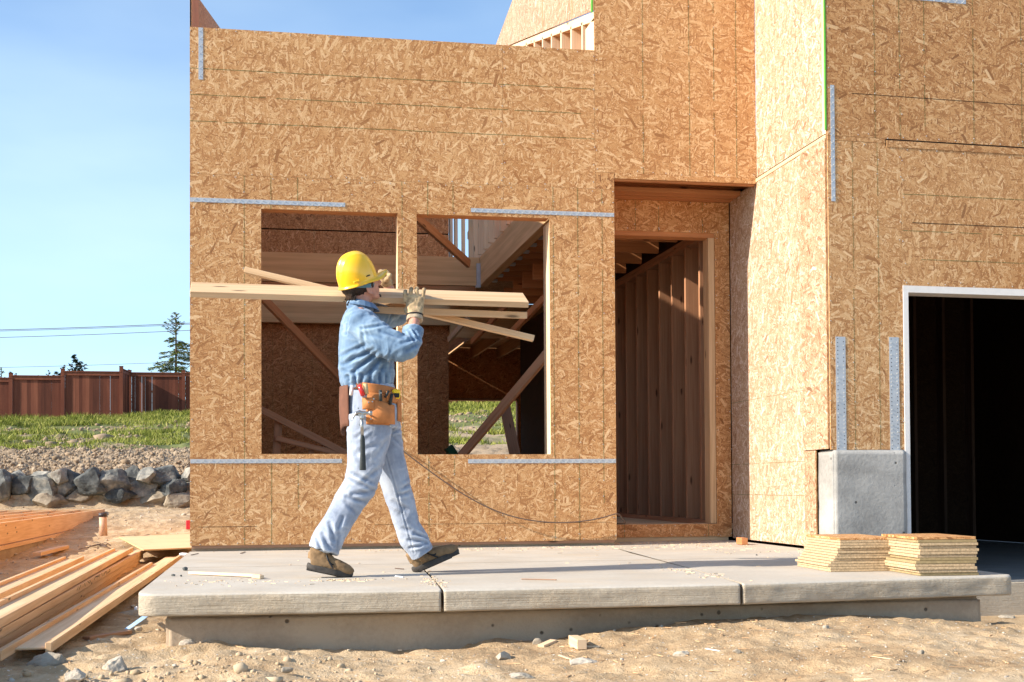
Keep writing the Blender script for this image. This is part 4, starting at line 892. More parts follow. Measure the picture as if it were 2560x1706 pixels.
# conifers
M['bark'] = plain('bark', (.07, .045, .03), .9); M['needle'] = grassmat('needles', (.03, .05, .008), (.085, .115, .02), (.24, .24, .05)); M['needled'] = grassmat('dark_needles', (.01, .022, .015), (.022, .04, .025), (.05, .07, .03))
def conifer(base, h, rad, label, nb=60, droop=.25, dens=60, mat='needle', top_bare=.0, group='conifers beyond the fence', nl=.5):
    r = empty('conifer_tree', base, label, 'tree', group); cyl('trunk', base, Vector(base)+Vector((0, 0, h)), h*.018, .02, 'bark', r, 8)
    P, D = [], []; b = MB(); bx, by, bz = base
    for i in range(nb):
        f = (i+random.random())/nb; z = h*(.12+.88*f); rr_ = rad*(1-f)**.85*random.uniform(.45, 1.15)+.05*rad; a = random.uniform(0, 6.28)
        e = Vector((math.cos(a)*rr_, math.sin(a)*rr_, (-droop if f < .8 else .5)*rr_+.12*rr_))
        o0 = Vector((bx, by, bz+z)); b.bar(o0, o0+e, .012*h*.25, .012*h*.25)
        m_ = int(dens*(rr_/rad)*(1 if f < 1-top_bare else .25))+4
        for k in range(m_):
            t_ = random.uniform(.15, 1.05); sd2 = Vector((-math.sin(a), math.cos(a), 0))*random.gauss(0, .16)*rr_*(1.1-t_*.5)
            P.append(o0+e*t_+sd2+Vector((0, 0, -abs(random.gauss(0, .05))*rr_*1.5)))
    bo = b.build('branches', 'bark', r)
    P = np.array([p[:] for p in P]); n_ = len(P); S = nl*rng.uniform(.5, 1.2, n_)*rad*.18
    a = rng.uniform(0, 6.28, (n_, 1)); d1 = np.concatenate([np.cos(a), np.sin(a), rng.normal(-.25, .3, (n_, 1))], 1); d2 = rng.normal(0, 1, (n_, 3)); d2 /= np.linalg.norm(d2, axis=1, keepdims=True)
    v = np.stack([P-d1*S[:, None]*.5, P+d2*S[:, None]*.28, P+d1*S[:, None]*.6], 1).astype(np.float32)
    me = bpy.data.meshes.new('foliage'); me.vertices.add(3*n_); me.vertices.foreach_set('co', v.ravel()); me.loops.add(3*n_); me.loops.foreach_set('vertex_index', np.arange(3*n_, dtype=np.int32)); me.polygons.add(n_); me.polygons.foreach_set('loop_start', np.arange(0, 3*n_, 3, dtype=np.int32)); me.update(calc_edges=True)
    link('foliage', me, mat, r)
p = at(440, 1080, Y=64); conifer((p.x, 64, 2.6), at(440, 783, Y=64).z-2.6, 2.5, 'tall sparse conifer with thin leaning tip, right beside the house corner', 130, .3, 210, top_bare=.2, nl=.45)
for px, ty, rad, lab in ((190, 893, 3.3, 'dark bushy fir, tallest of the cluster over the fence'), (160, 912, 1.7, 'narrow dark fir on the left flank of the bushy fir'), (142, 930, 2.2, 'low rounded dark fir just above the fence top'), (122, 927, 1.2, 'small pointed fir left of the cluster'), (97, 938, .8, 'tiny fir tip poking over the fence'),
                         (25, 928, 1.1, 'small dark fir at the left end of the fence'), (41, 933, 1.2, 'little fir right of the leftmost one'), (324, 925, .9, 'solitary fir tip above the fence corner'), (4, 920, 2.2, 'bare grey brown treetop at the left edge')):
    Yt = 120; zt_ = at(px, ty, Y=Yt).z; p = at(px, ty, Y=Yt); conifer((p.x, Yt, 3), zt_-3, rad*1.25, lab, 50, .15, 90 if 'bare' not in lab else 6, mat='needled', nl=.9)
for (xa, ya, xb, yb, r_, lab) in ((0, 828, 475, 811, .016, 'upper power line crossing the sky behind the conifer'), (0, 831, 475, 814, .012, 'power line running just under the upper one'), (0, 847, 475, 829, .014, 'lower power line crossing the sky'), (0, 922, 475, 907, .010, 'faint far wire just above the fence')):
    a_, c_ = at(xa, ya, Y=58), at(xb, yb, Y=58); d_ = c_-a_; pts = [a_+d_*t_ + Vector((0, 0, .25*((t_-.5)**2)*(.4))) for t_ in np.linspace(-8, 12, 22)]
    tag(curve('power_line', pts, r_, 'cable', 3), lab, 'wire', 'power lines')

# ============================================================ THE CARPENTER
def denim(name, c1, c2, c3, fade=None):
    m, t, b = newmat(name, .85); o = OBJ(t)
    n = noi(t, o, 7, 4, .6); f2 = noi(t, o, 400, 2); tw = N(t, 'ShaderNodeTexWave', wave_type='BANDS', bands_direction='DIAGONAL', i_Scale=220, i_Distortion=1.5); t.links.new(o, tw.inputs[0])
    g = t.nodes.new('ShaderNodeNewGeometry')
    pt = math_(t, 'MULTIPLY', math_(t, 'SUBTRACT', g.outputs['Pointiness'], .5), 5.0)   # worn, paler ridges of the folds
    f = math_(t, 'ADD', math_(t, 'ADD', math_(t, 'MULTIPLY', n, .9), pt), math_(t, 'MULTIPLY', f2, .12))
    t.links.new(ramp(t, f, [(.32, c1), (.52, c2), (.78, c3)]), b.inputs['Base Color'])
    h = math_(t, 'ADD', math_(t, 'MULTIPLY', tw.outputs[1], .3), math_(t, 'MULTIPLY', f2, .6)); bump(t, b, h, .35, .0012)
    b.inputs['Sheen Weight'].default_value = .15; return m
M['shirt'] = denim('chambray_shirt', (.085, .155, .265), (.15, .24, .365), (.27, .38, .495)); M['jeans'] = denim('washed_jeans', (.215, .255, .335), (.32, .365, .455), (.48, .525, .595))
M['skin'] = plain('skin', (.56, .28, .20), .5, var=.13, scale=30, bs=.15); M['skin'].node_tree.nodes['Principled BSDF'].inputs['Subsurface Weight'].default_value = .08
M['skin'].node_tree.nodes['Principled BSDF'].inputs['Subsurface Radius'].default_value = (.01, .004, .002)
M['hair'] = plain('dark_hair', (.035, .02, .013), .5, var=.4, scale=120, bs=.8, bd=.004); M['hat'] = plain('yellow_shell', (.90, .52, .008), .28, var=.01, spec=.5, coat=.6)
M['glove'] = plain('worn_hide', (.42, .30, .17), .85, var=.5, scale=30, bs=.5, bd=.003); M['gcuff'] = plain('pale_cuff', (.38, .30, .21), .85, var=.3); M['black'] = plain('black_band', (.015, .015, .017), .5)
M['belt'] = plain('orange_leather', (.50, .19, .06), .65, var=.2, scale=18, bs=.3); M['beltd'] = plain('brown_suede', (.15, .065, .04), .85, var=.15)
M['shoe'] = plain('brown_suede_shoe', (.23, .145, .075), .85, var=.3, scale=22, bs=.3); M['shoeg'] = plain('shoe_mesh_panel', (.16, .13, .10), .9); M['sole'] = plain('rubber_sole', (.05, .043, .038), .7, var=.3, scale=40, bs=.4); M['soleg'] = plain('grey_midsole', (.16, .14, .12), .8)
M['steel'] = plain('tool_steel', (.42, .41, .39), .35, .9); M['grip'] = plain('dark_rubber_grip', (.03, .035, .035), .55, bs=.3, scale=80)
M['redp'] = plain('red_handle', (.75, .03, .03), .25, coat=.5); M['clear'] = plain('amber_handle', (.55, .42, .22), .2, coat=.5); M['yel'] = plain('yellow_plastic', (.9, .58, .02), .35); M['teal'] = plain('sweat_band', (.12, .24, .3), .8); M['eye'] = plain('eye_white', (.8, .78, .75), .3); M['sock'] = plain('white_sock', (.75, .74, .72), .9)
YM = -2.93
def A_(x0, y0, s, ox, oy): return (x0/s+ox, y0/s+oy)
zA = lambda x, y: (x/3.409+740, y/3.409+600)
zB = lambda x, y: (x/3.015+720, y/3.015+940)
def PX(x, y, Y=YM): return at(x, y, Y=Y)
KM = .00221          # metres per picture pixel where the man stands
def loft(bm, secs, n=28, ex=2.3, side=Vector((0, 1, 0))):
    """closed tube through sections (centre, half size in the plane of the limb, half size sideways)"""
    C_ = [Vector(s[0]) for s in secs]; rings = []
    for i, s in enumerate(secs):
        t_ = (C_[min(i+1, len(C_)-1)]-C_[max(i-1, 0)]).normalized(); sd_ = side-t_*side.dot(t_); sd_.normalize(); nn = sd_.cross(t_)
        ring = []
        for k in range(n):
            a = 2*math.pi*k/n; c, q = math.cos(a), math.sin(a); e = 2/ex
            ring.append(bm.verts.new(C_[i] + nn*s[1]*math.copysign(abs(c)**e, c) + sd_*s[2]*math.copysign(abs(q)**e, q)))
        rings.append(ring)
    for a, b_ in zip(rings, rings[1:]):
        for k in range(n): bm.faces.new((a[k], a[(k+1) % n], b_[(k+1) % n], b_[k]))
    bm.faces.new(rings[0][::-1]); bm.faces.new(rings[-1])
def ball(bm, c, r, sub=3, rot=None):
    M_ = Matrix.Translation(c) @ (rot.to_4x4() if rot else Matrix()) @ Matrix.Diagonal((*( (r, r, r) if isinstance(r, (int, float)) else r), 1))
    bmesh.ops.create_icosphere(bm, subdivisions=sub, radius=1, matrix=M_)
def capsule(bm, pts, rads, n=12):
    for i, (p, r) in enumerate(zip(pts, rads)): ball(bm, p, r, 2)
    for i in range(len(pts)-1):
        d = (Vector(pts[i+1])-Vector(pts[i])); 
        loft(bm, [(pts[i], rads[i], rads[i]), (pts[i+1], rads[i+1], rads[i+1])], n, 2, Vector((0, 1, 0)) if abs(d.normalized().y) < .85 else Vector((1, 0, 0)))
def solid(name, bm, voxel, mat, parent, smooth=4, folds=(), fnoise=None, clip=None):
    bmesh.ops.recalc_face_normals(bm, faces=bm.faces)
    me = bpy.data.meshes.new(name+'_raw'); bm.to_mesh(me); bm.free(); o = bpy.data.objects.new(name, me); COL.objects.link(o)
    r = o.modifiers.new('r', 'REMESH'); r.mode = 'VOXEL'; r.voxel_size = voxel
    s = o.modifiers.new('s', 'SMOOTH'); s.iterations = smooth; s.factor = .6
    dg = bpy.context.evaluated_depsgraph_get(); me2 = bpy.data.meshes.new_from_object(o.evaluated_get(dg)); bpy.data.objects.remove(o); bpy.data.meshes.remove(me)
    me2.name = name
    if folds or fnoise or clip:
        bm = bmesh.new(); bm.from_mesh(me2)
        if clip:
            for co, no in clip: bmesh.ops.bisect_plane(bm, geom=bm.verts[:]+bm.edges[:]+bm.faces[:], plane_co=co, plane_no=no, clear_outer=True)
        bm.normal_update()
        F = [(Vector((at(*a, Y=YM).x, 0, at(*a, Y=YM).z)), Vector((at(*b_, Y=YM).x, 0, at(*b_, Y=YM).z)), w_*KM, h_, yr) for a, b_, w_, h_, yr in folds]
        new = []
        for v in bm.verts:
            d = 0; q = Vector((v.co.x, 0, v.co.z))
            for a, c, w_, h_, yr in F:
                if not (yr[0] <= v.co.y <= yr[1]): continue
                ab = c-a; t_ = max(0, min(1, (q-a).dot(ab)/ab.length_squared)); dist = (q-(a+ab*t_)).length
                if dist < 3*w_:
                    u = dist/w_; d -= h_*(math.exp(-u*u)-.55*math.exp(-(u-1.6)**2))*(1-.5*abs(t_-.5)*2)
            if fnoise: d += fnoise(v.co)
            new.append(v.co+v.normal*d)
        for v, c in zip(bm.verts, new): v.co = c
        bm.to_mesh(me2); bm.free()
    me2.shade_smooth(); me2.materials.clear()
    return link(name, me2, mat, parent)
man = empty('person', (1.15, YM, 0), 'carpenter in yellow hard hat, denim shirt and pale jeans, striding right with boards', 'person')
NEAR, ALL = (-9, YM), (-9, 9)
# ---- body: one continuous figure inside the clothes
hc = PX(895, 702); HP = R(-22); HY = R(14)
HM = Matrix.Translation(hc) @ Matrix.Rotation(HY, 4, 'Z') @ Matrix.Rotation(HP, 4, 'Y') @ Matrix.Rotation(R(11), 4, 'X')     # head frame: x to the face, z to the crown
h_ = lambda x, y, z: HM @ Vector((x, y, z))
HR = HM.to_3x3()
bm = bmesh.new()
ball(bm, h_(.0, 0, .02), (.098, .076, .095), 4, HR); ball(bm, h_(.022, 0, -.045), (.082, .068, .085), 4, HR)
ball(bm, h_(.052, 0, -.085), (.046, .048, .044), 3, HR); ball(bm, h_(.074, 0, -.115), (.021, .024, .02), 3, HR)
loft(bm, [(h_(.04, -.05, -.055), .022, .02), (h_(.045, -.045, -.095), .018, .02), (h_(.075, -.015, -.118), .014, .018)], 12, 2)
loft(bm, [(h_(.04, .05, -.055), .022, .02), (h_(.045, .045, -.095), .018, .02), (h_(.075, .015, -.118), .014, .018)], 12, 2)
loft(bm, [(h_(.095, 0, -.012), .008, .009), (h_(.112, 0, -.035), .011, .012), (h_(.122, 0, -.05), .013, .016), (h_(.105, 0, -.06), .01, .014)], 12, 2)      # nose
ball(bm, h_(.093, 0, -.078), (.014, .026, .007), 2, HR); ball(bm, h_(.090, 0, -.090), (.014, .022, .008), 2, HR)          # lips
ball(bm, h_(.088, .03, -.005), (.018, .024, .008), 2, HR); ball(bm, h_(.088, -.03, -.005), (.018, .024, .008), 2, HR)     # brow
for s in (-1, 1):                                                                                                        # ears
    e0 = [(.018, -.032), (.03, -.028), (.034, -.042), (.031, -.06), (.022, -.078), (.012, -.082)]; e0 = [(.010, -.042), (.004, -.03), (-.006, -.026), (-.016, -.032), (-.019, -.048), (-.014, -.064), (-.006, -.078), (.004, -.082)]
    capsule(bm, [h_(x+.026, s*(.080 if 1 < i < 6 else .074), z) for i, (x, z) in enumerate(e0)], [.0055]*6+[.007, .007], 8); ball(bm, h_(.022, s*.072, -.054), (.014, .008, .022), 2, HR)
nb = PX(900, 795)
loft(bm, [(h_(-.012, 0, -.03), .062, .055), (h_(-.012, 0, -.085), .06, .055), (PX(897, 775), .062, .058), (nb, .06, .065)])
# torso, arms, hands, legs (slim, under the clothes)
loft(bm, [(PX(893, 775), .04, .10), (PX(897, 800), .085, .16), (PX(905, 870), .10, .155), (PX(916, 950), .10, .13), (PX(925, 1010), .10, .14), (PX(930, 1050), .09, .13)])
EN, WN = Vector((PX(1016, 872).x, -3.17, PX(1016, 872).z)), PX(1036, 800, -3.0)
loft(bm, [(PX(905, 808, -3.07), .045, .045), (PX(952, 851, -3.13), .04, .04), (EN, .034, .034)], 16); ball(bm, EN, .031); loft(bm, [(EN, .030, .030), (EN.lerp(WN, .35), .035, .036), (WN, .029, .034), (PX(1037, 775, -2.96), .026, .034)], 20, 2)
EF, WF = PX(1000, 790, -2.58), PX(969, 712, -2.63)
loft(bm, [(PX(908, 800, -2.78), .045, .045), (EF, .034, .034)], 16); ball(bm, EF, .036); loft(bm, [(EF, .036, .036), (WF, .028, .032), (PX(962, 700, -2.64), .02, .03)], 16, 2)
for hip, kn, an, to in ((PX(930, 1050, -3.0), PX(905, 1215, -3.03), PX(805, 1385, -3.06), PX(850, 1428, -3.07)), (PX(945, 1050, -2.85), PX(990, 1215, -2.82), PX(1055, 1392, -2.78), PX(1110, 1392, -2.77))):
    loft(bm, [(hip, .075, .075), (kn, .05, .05)], 16); ball(bm, kn, .05); loft(bm, [(kn, .048, .048), (kn.lerp(an, .35), .05, .048), (an, .034, .034)], 16); loft(bm, [(an, .034, .034), (to, .025, .035)], 12); ball(bm, an, .036)
body = solid('body', bm, .0042, 'skin', man, 3)
for s in (-1, 1):
    bm = bmesh.new(); ball(bm, h_(.086, s*.03, -.022), .0125, 3); me = bpy.data.meshes.new('eye'); bm.to_mesh(me); bm.free(); me.shade_smooth(); eo = link('eye', me, 'eye', man)
    bm = bmesh.new(); ball(bm, h_(.0955, s*.03, -.022), (.0045, .0055, .0055), 2, HR); me = bpy.data.meshes.new('iris'); bm.to_mesh(me); bm.free(); link('iris', me, 'black', eo)
# ---- hair: back and sides below the hat, sideburn, goatee
bm = bmesh.new()
ball(bm, h_(-.012, 0, -.008), (.098, .086, .085), 4, HR)
loft(bm, [(h_(-.055, 0, -.02), .04, .066), (h_(-.062, 0, -.075), .032, .055), (h_(-.058, 0, -.108), .018, .04)], 20, 2)
for s in (-1, 1): loft(bm, [(h_(.038, s*.072, .01), .02, .012), (h_(.044, s*.0725, -.03), .013, .006), (h_(.046, s*.071, -.052), .006, .004)], 10, 2)
hn = lambda c: .004*noise.noise(Vector((c.x*60, c.y*60, c.z*14)))+.003*noise.noise(Vector((c.x*130, c.y*130, c.z*25)))
solid('hair', bm, .004, 'hair', man, 2, fnoise=hn)
for k in range(26):   # ragged ends at the nape
    s = -.075+.15*k/25; bmx = MB(); p0 = h_(-.058-.02*math.cos(s*16)+random.uniform(-.008, .012), s, -.078+abs(s)*.25); p1 = p0+Vector((-.012+random.uniform(-.012, .008), 0, -.04+random.uniform(-.012, .012)+abs(s)*.2))
    if k == 0: hb = MB()
    hb.bar(p0, p1, .009, .006)
hb.build('hair_ends', 'hair', man)
bm = bmesh.new(); ball(bm, h_(.086, 0, -.121), (.018, .018, .018), 3, HR); ball(bm, h_(.100, 0, -.070), (.009, .026, .006), 2, HR); solid('beard', bm, .0035, 'hair', man, 1, fnoise=hn)
# ---- hard hat
def hatmesh():
    bm = bmesh.new(); NT, NP = 96, 26; rings = []
    for j in range(NP+1):
        ph = math.pi/2*j/NP; ring = []
        for i in range(NT):
            a = 2*math.pi*i/NT; c, s = math.cos(a), math.sin(a); k = max(0, math.cos(ph))**.82
            x, y, z = .113*c*k, .098*s*k, .152*math.sin(ph)**.96
            # three raised ribs from front to back
            rib = max(0, 1-abs(y)/.017)**.5*.0045 + max(0, 1-abs(abs(y)-.045)/.008)*.002*(z > .04)
            nrm = Vector((x/.113**2, y/.098**2, z/.152**2)).normalized(); rib *= 1 if z > .03 else z/.03
            ring.append(bm.verts.new(Vector((x, y, z))+nrm*rib))
        rings.append(ring)
    # rim and peak below the shell
    def rimr(a, out, dz):
        c, s = math.cos(a), math.sin(a); f = max(0, c)**1.6
        pk = .062*max(0, math.cos(a*.98))**2.2 if abs(((a+math.pi) % (2*math.pi))-math.pi) < 1.4 else 0
        e = out*.008+pk*out; return Vector(((.113+e)*c, (.098+out*.008+pk*out*.5)*s, -dz+pk*out*(.30-1.1*s*s)))
    lip = [[bm.verts.new(rimr(2*math.pi*i/NT, o, dz)) for i in range(NT)] for o, dz in ((.0, .010), (.25, .014), (.6, .017), (1, .020), (1, .025), (.6, .0225), (0, .018))]
    seqn = [lip[6], lip[5], lip[4], lip[3], lip[2], lip[1], lip[0]]+rings
    for a, b_ in zip(seqn, seqn[1:]):
        for i in range(NT):
            try: bm.faces.new((a[i], a[(i+1) % NT], b_[(i+1) % NT], b_[i]))
            except ValueError: pass
    inner = [bm.verts.new(Vector((v.co.x*.97, v.co.y*.97, .02))) for v in lip[6]]; top = bm.verts.new((0, 0, .13))
    for i in range(NT):
        bm.faces.new((lip[6][i], inner[i], inner[(i+1) % NT], lip[6][(i+1) % NT])); bm.faces.new((inner[i], top, inner[(i+1) % NT]))
    bmesh.ops.remove_doubles(bm, verts=bm.verts, dist=.0004); bmesh.ops.recalc_face_normals(bm, faces=bm.faces); bm.transform(HM @ Matrix.Translation((.0, 0, .008)))
    me = bpy.data.meshes.new('hard_hat'); bm.to_mesh(me); bm.free(); me.shade_smooth(); return me
hat = link('hard_hat', hatmesh(), 'hat', man)
for s in (-1, 1):
    b = MB(); b.obox(h_(-.045, s*.0965, .012), (HR @ Vector((1, 0, 0)), HR @ Vector((0, 1, 0)), HR @ Vector((0, 0, 1))), (.018, .006, .006)); b.build('slot_tab', 'hat', hat, .002)
    b = MB(); b.obox(h_(.03, s*.0955, .022), (HR @ Matrix.Rotation(.0, 3, 'Y') @ Vector((1, 0, 0)), HR @ Vector((0, 1, 0)), HR @ Vector((0, 0, 1))), (.012, .004, .0028)); b.build('slot', 'black', hat, .001)
bm = bmesh.new(); loft(bm, [(h_(-.005, 0, -.012), .100, .089), (h_(-.012, 0, -.034), .098, .088)], 40, 2, side=HR @ Vector((0, 1, 0))); me = bpy.data.meshes.new('head_band'); bm.to_mesh(me); bm.free(); link('head_band', me, 'teal', hat)
# ---- shirt
bm = bmesh.new()
T = [(898, 772, 24, .075), (896, 786, 36, .145), (899, 803, 47, .185), (904, 835, 56, .195), (908, 870, 61, .192), (914, 910, 68, .185), (918, 945, 67.5, .178), (921, 962, 63, .168), (924, 974, 60, .16)]
loft(bm, [(PX(x, y), r*KM, hw) for x, y, r, hw in T], 36, 2.5)
ball(bm, PX(898, 803, -3.09), (.062, .06, .06)); ball(bm, PX(898, 803, -2.77), (.062, .06, .06))
loft(bm, [(PX(896, 806, -3.07), .078, .07), (PX(922, 826, -3.10), .089, .078), (PX(952, 851, -3.13), .090, .08), (PX(985, 867, -3.16), .082, .075), (PX(1008, 872, -3.175), .070, .068), (PX(1024, 868, -3.175), .058, .06)], 26, 2.2)
ball(bm, PX(1019, 870, -3.175), (.062, .06, .060)); loft(bm, [(PX(1018, 874, -3.175), .056, .058), (PX(1030, 856, -3.14), .052, .054), (PX(1031, 838, -3.10), .047, .050), (PX(1032, 829, -3.085), .045, .048)], 24, 2.2)
loft(bm, [(PX(900, 800, -2.80), .07, .07), (PX(935, 790, -2.72), .072, .07), (PX(975, 793, -2.63), .064, .062), (PX(1000, 792, -2.58), .05, .05)], 22, 2.2); ball(bm, PX(996, 792, -2.58), .054); loft(bm, [(PX(996, 790, -2.58), .05, .05), (PX(985, 760, -2.60), .043, .043), (PX(978, 742, -2.62), .04, .04)], 20, 2)
loft(bm, [(PX(902, 782), .068, .074), (PX(900, 768), .072, .074), (PX(901, 757), .074, .072)], 28, 2)      # collar
vs = lambda a, b_, w_=5, h=.007, yr=NEAR: (zA(*a), zA(*b_), w_, h, yr)
sf = [vs((630, 975), (395, 1075), 5, .011), (zA(650, 1000), zA(470, 1150), 5, .012, NEAR), vs((700, 1040), (560, 1190), 6, .012), vs((560, 930), (385, 1000), 5, .008), vs((520, 960), (400, 1120), 6, .006), vs((735, 1050), (690, 1200), 6, .009), vs((790, 1050), (770, 1180), 5, .007),
      vs((530, 795), (560, 940), 4, .006), vs((545, 800), (735, 775), 4, .007), vs((620, 670), (745, 735), 5, .008), vs((690, 830), (870, 890), 5, .008), vs((560, 850), (690, 870), 6, .005), vs((740, 760), (890, 840), 5, .008), vs((860, 930), (1000, 880), 5, .007), vs((900, 990), (1000, 930), 5, .006), vs((960, 800), (1010, 900), 4, .008), vs((930, 820), (980, 960), 4, .006),
      vs((430, 1180), (440, 1245), 4, .010), vs((480, 1150), (500, 1250), 4, .010), vs((545, 1170), (530, 1255), 4, .010), vs((620, 1140), (600, 1255), 5, .010), vs((690, 1170), (700, 1265), 5, .010), vs((745, 1120), (760, 1260), 5, .009), vs((800, 1150), (800, 1270), 5, .009), vs((840, 1100), (835, 1240), 4, .006),
      vs((420, 745), (415, 830), 2.5, .006), vs((400, 640), (600, 600), 4, .004), vs((500, 560), (600, 640), 4, .006), vs((590, 600), (700, 640), 4, .006), vs((930, 610), (800, 700), 5, .006, ALL), vs((850, 590), (780, 740), 4, .006, ALL)]
def clothn(amp, sx, sy, sz, w_=.6):
    def f(c):
        wv = Vector((noise.noise(c*5), noise.noise(c*5+Vector((9, 0, 0))), noise.noise(c*5+Vector((0, 9, 0)))))*w_
        q = Vector((c.x*sx, c.y*sy, c.z*sz))+wv; n1 = 1-abs(noise.noise(q))*2.2; n2 = 1-abs(noise.noise(q*2.1+Vector((4, 4, 4))))*2.2
        return amp*(n1*.65+n2*.35-.3)
    return f
shirt = solid('shirt', bm, .0048, 'shirt', man, 5, sf, clothn(.0062, 7, 7, 9, 1.2))
# collar wings, rolled cuffs
bm = bmesh.new(); loft(bm, [(PX(1030, 845, -3.10), .053, .054), (PX(1032, 834, -3.09), .058, .058), (PX(1033, 823, -3.08), .055, .056)], 24, 2.2); solid('shirt_cuff', bm, .0045, 'shirt', shirt, 2, fnoise=clothn(.005, 14, 14, 14))
b = MB(); c0 = PX(908, 760)
for k in range(14):
    a0, a1 = -2.6+k*.36, -2.6+(k+1)*.36; f = lambda a, r, z: Vector((c0.x+math.cos(a)*r, YM+math.sin(a)*r*.98, c0.z+z-.018*math.cos(a)))
    if k < 13:
        b.quad([f(a0, .070, .010), f(a1, .070, .010), f(a1, .092, -.022), f(a0, .092, -.022)], [(0, 0)]*4); b.quad([f(a0, .069, -.015), f(a0, .069, .010), f(a1, .069, .010), f(a1, .069, -.015)], [(0, 0)]*4); b.quad([f(a0, .070, -.012), f(a0, .092, -.024), f(a1, .092, -.024), f(a1, .070, -.012)], [(0, 0)]*4)
b.build('collar', 'shirt', shirt, 0, True)
b = MB(); q = [zA(425, 790), zA(495, 760), zA(498, 900)]
# ---- jeans
bm = bmesh.new()
loft(bm, [(PX(925, 968), .128, .165), (PX(928, 990), .140, .18), (PX(930, 1020), .148, .187), (PX(932, 1050), .150, .185), (PX(934, 1075), .13, .17)], 32, 2.4)
nl = [(925, 1040, 57, .105), (922, 1090, 54, .105), (916, 1140, 46, .097), (908, 1185, 42, .09), (900, 1215, 40, .086), (878, 1246, 38, .082), (858, 1280, 36, .080), (842, 1310, 35, .080), (824, 1340, 37.5, .083), (814, 1360, 37, .083), (808, 1377, 36, .084)]
loft(bm, [(PX(x, y, -3.02-.0012*max(0, (y-1100))*.18), r*KM, hw) for x, y, r, hw in nl], 28, 2.2)
fl_ = [(948, 1040, 52, .10), (955, 1090, 50, .10), (970, 1145, 41, .092), (984, 1190, 37.5, .086), (993, 1225, 36, .082), (1006, 1270, 34, .078), (1018, 1315, 31, .078), (1033, 1348, 36, .080), (1046, 1368, 33, .082), (1056, 1384, 31, .08)]
loft(bm, [(PX(x, y, -2.84+.0008*max(0, y-1100)*.2), r*KM, hw) for x, y, r, hw in fl_], 28, 2.2)
vj = lambda a, b_, w_=5, h=.007, yr=ALL: (zB(*a), zB(*b_), w_, h, yr)
nearl, farl = (-9, -2.93), (-2.93, 9)
jf = [vj((470, 735), (600, 800), 6, .010, nearl), vj((450, 775), (620, 860), 5, .010, nearl), vj((470, 890), (640, 870), 6, .011, nearl), vj((430, 910), (560, 950), 5, .008, nearl), vj((690, 690), (560, 790), 6, .008, nearl), vj((500, 470), (590, 415), 5, .006, nearl), vj((660, 520), (480, 600), 7, .006, nearl), vj((470, 560), (540, 680), 6, .005, nearl), vj((740, 480), (640, 620), 6, .005, nearl),
      vj((400, 1060), (350, 1180), 5, .007, nearl), vj((300, 1100), (340, 1230), 5, .009, nearl), vj((250, 1180), (300, 1290), 5, .009, nearl), vj((370, 1180), (360, 1310), 5, .009, nearl), vj((205, 1220), (240, 1300), 4, .009, nearl), vj((430, 1150), (400, 1270), 4, .006, nearl), vj((190, 1300), (350, 1330), 3, .006, nearl), vj((420, 950), (500, 1040), 6, .006, nearl),
      vj((780, 430), (860, 400), 4, .007, farl), vj((800, 470), (860, 520), 5, .006, farl), vj((870, 850), (925, 815), 5, .009, farl), vj((840, 900), (930, 880), 5, .007, farl), vj((800, 950), (900, 1010), 6, .006, farl), vj((960, 1190), (1060, 1225), 4, .010, farl), vj((920, 1240), (1050, 1260), 5, .010, farl), vj((930, 1300), (1060, 1270), 4, .008, farl), vj((870, 1150), (960, 1180), 5, .006, farl), vj((735, 580), (960, 1340), 2.2, .004, farl)]
jeans = solid('jeans', bm, .005, 'jeans', man, 5, jf, clothn(.0055, 8, 8, 8, 1.0))
# hem rings, back pocket
for c, r, hw, tilt in ((PX(807, 1381, -3.07), 36*KM, .084, (772, 1371, 845, 1386)), (PX(1057, 1386, -2.79), 30*KM, .08, (1030, 1400, 1082, 1371))): pass
bm = bmesh.new(); pts = [zB(425, 240), zB(500, 245), zB(495, 395), zB(462, 440), zB(430, 380)]
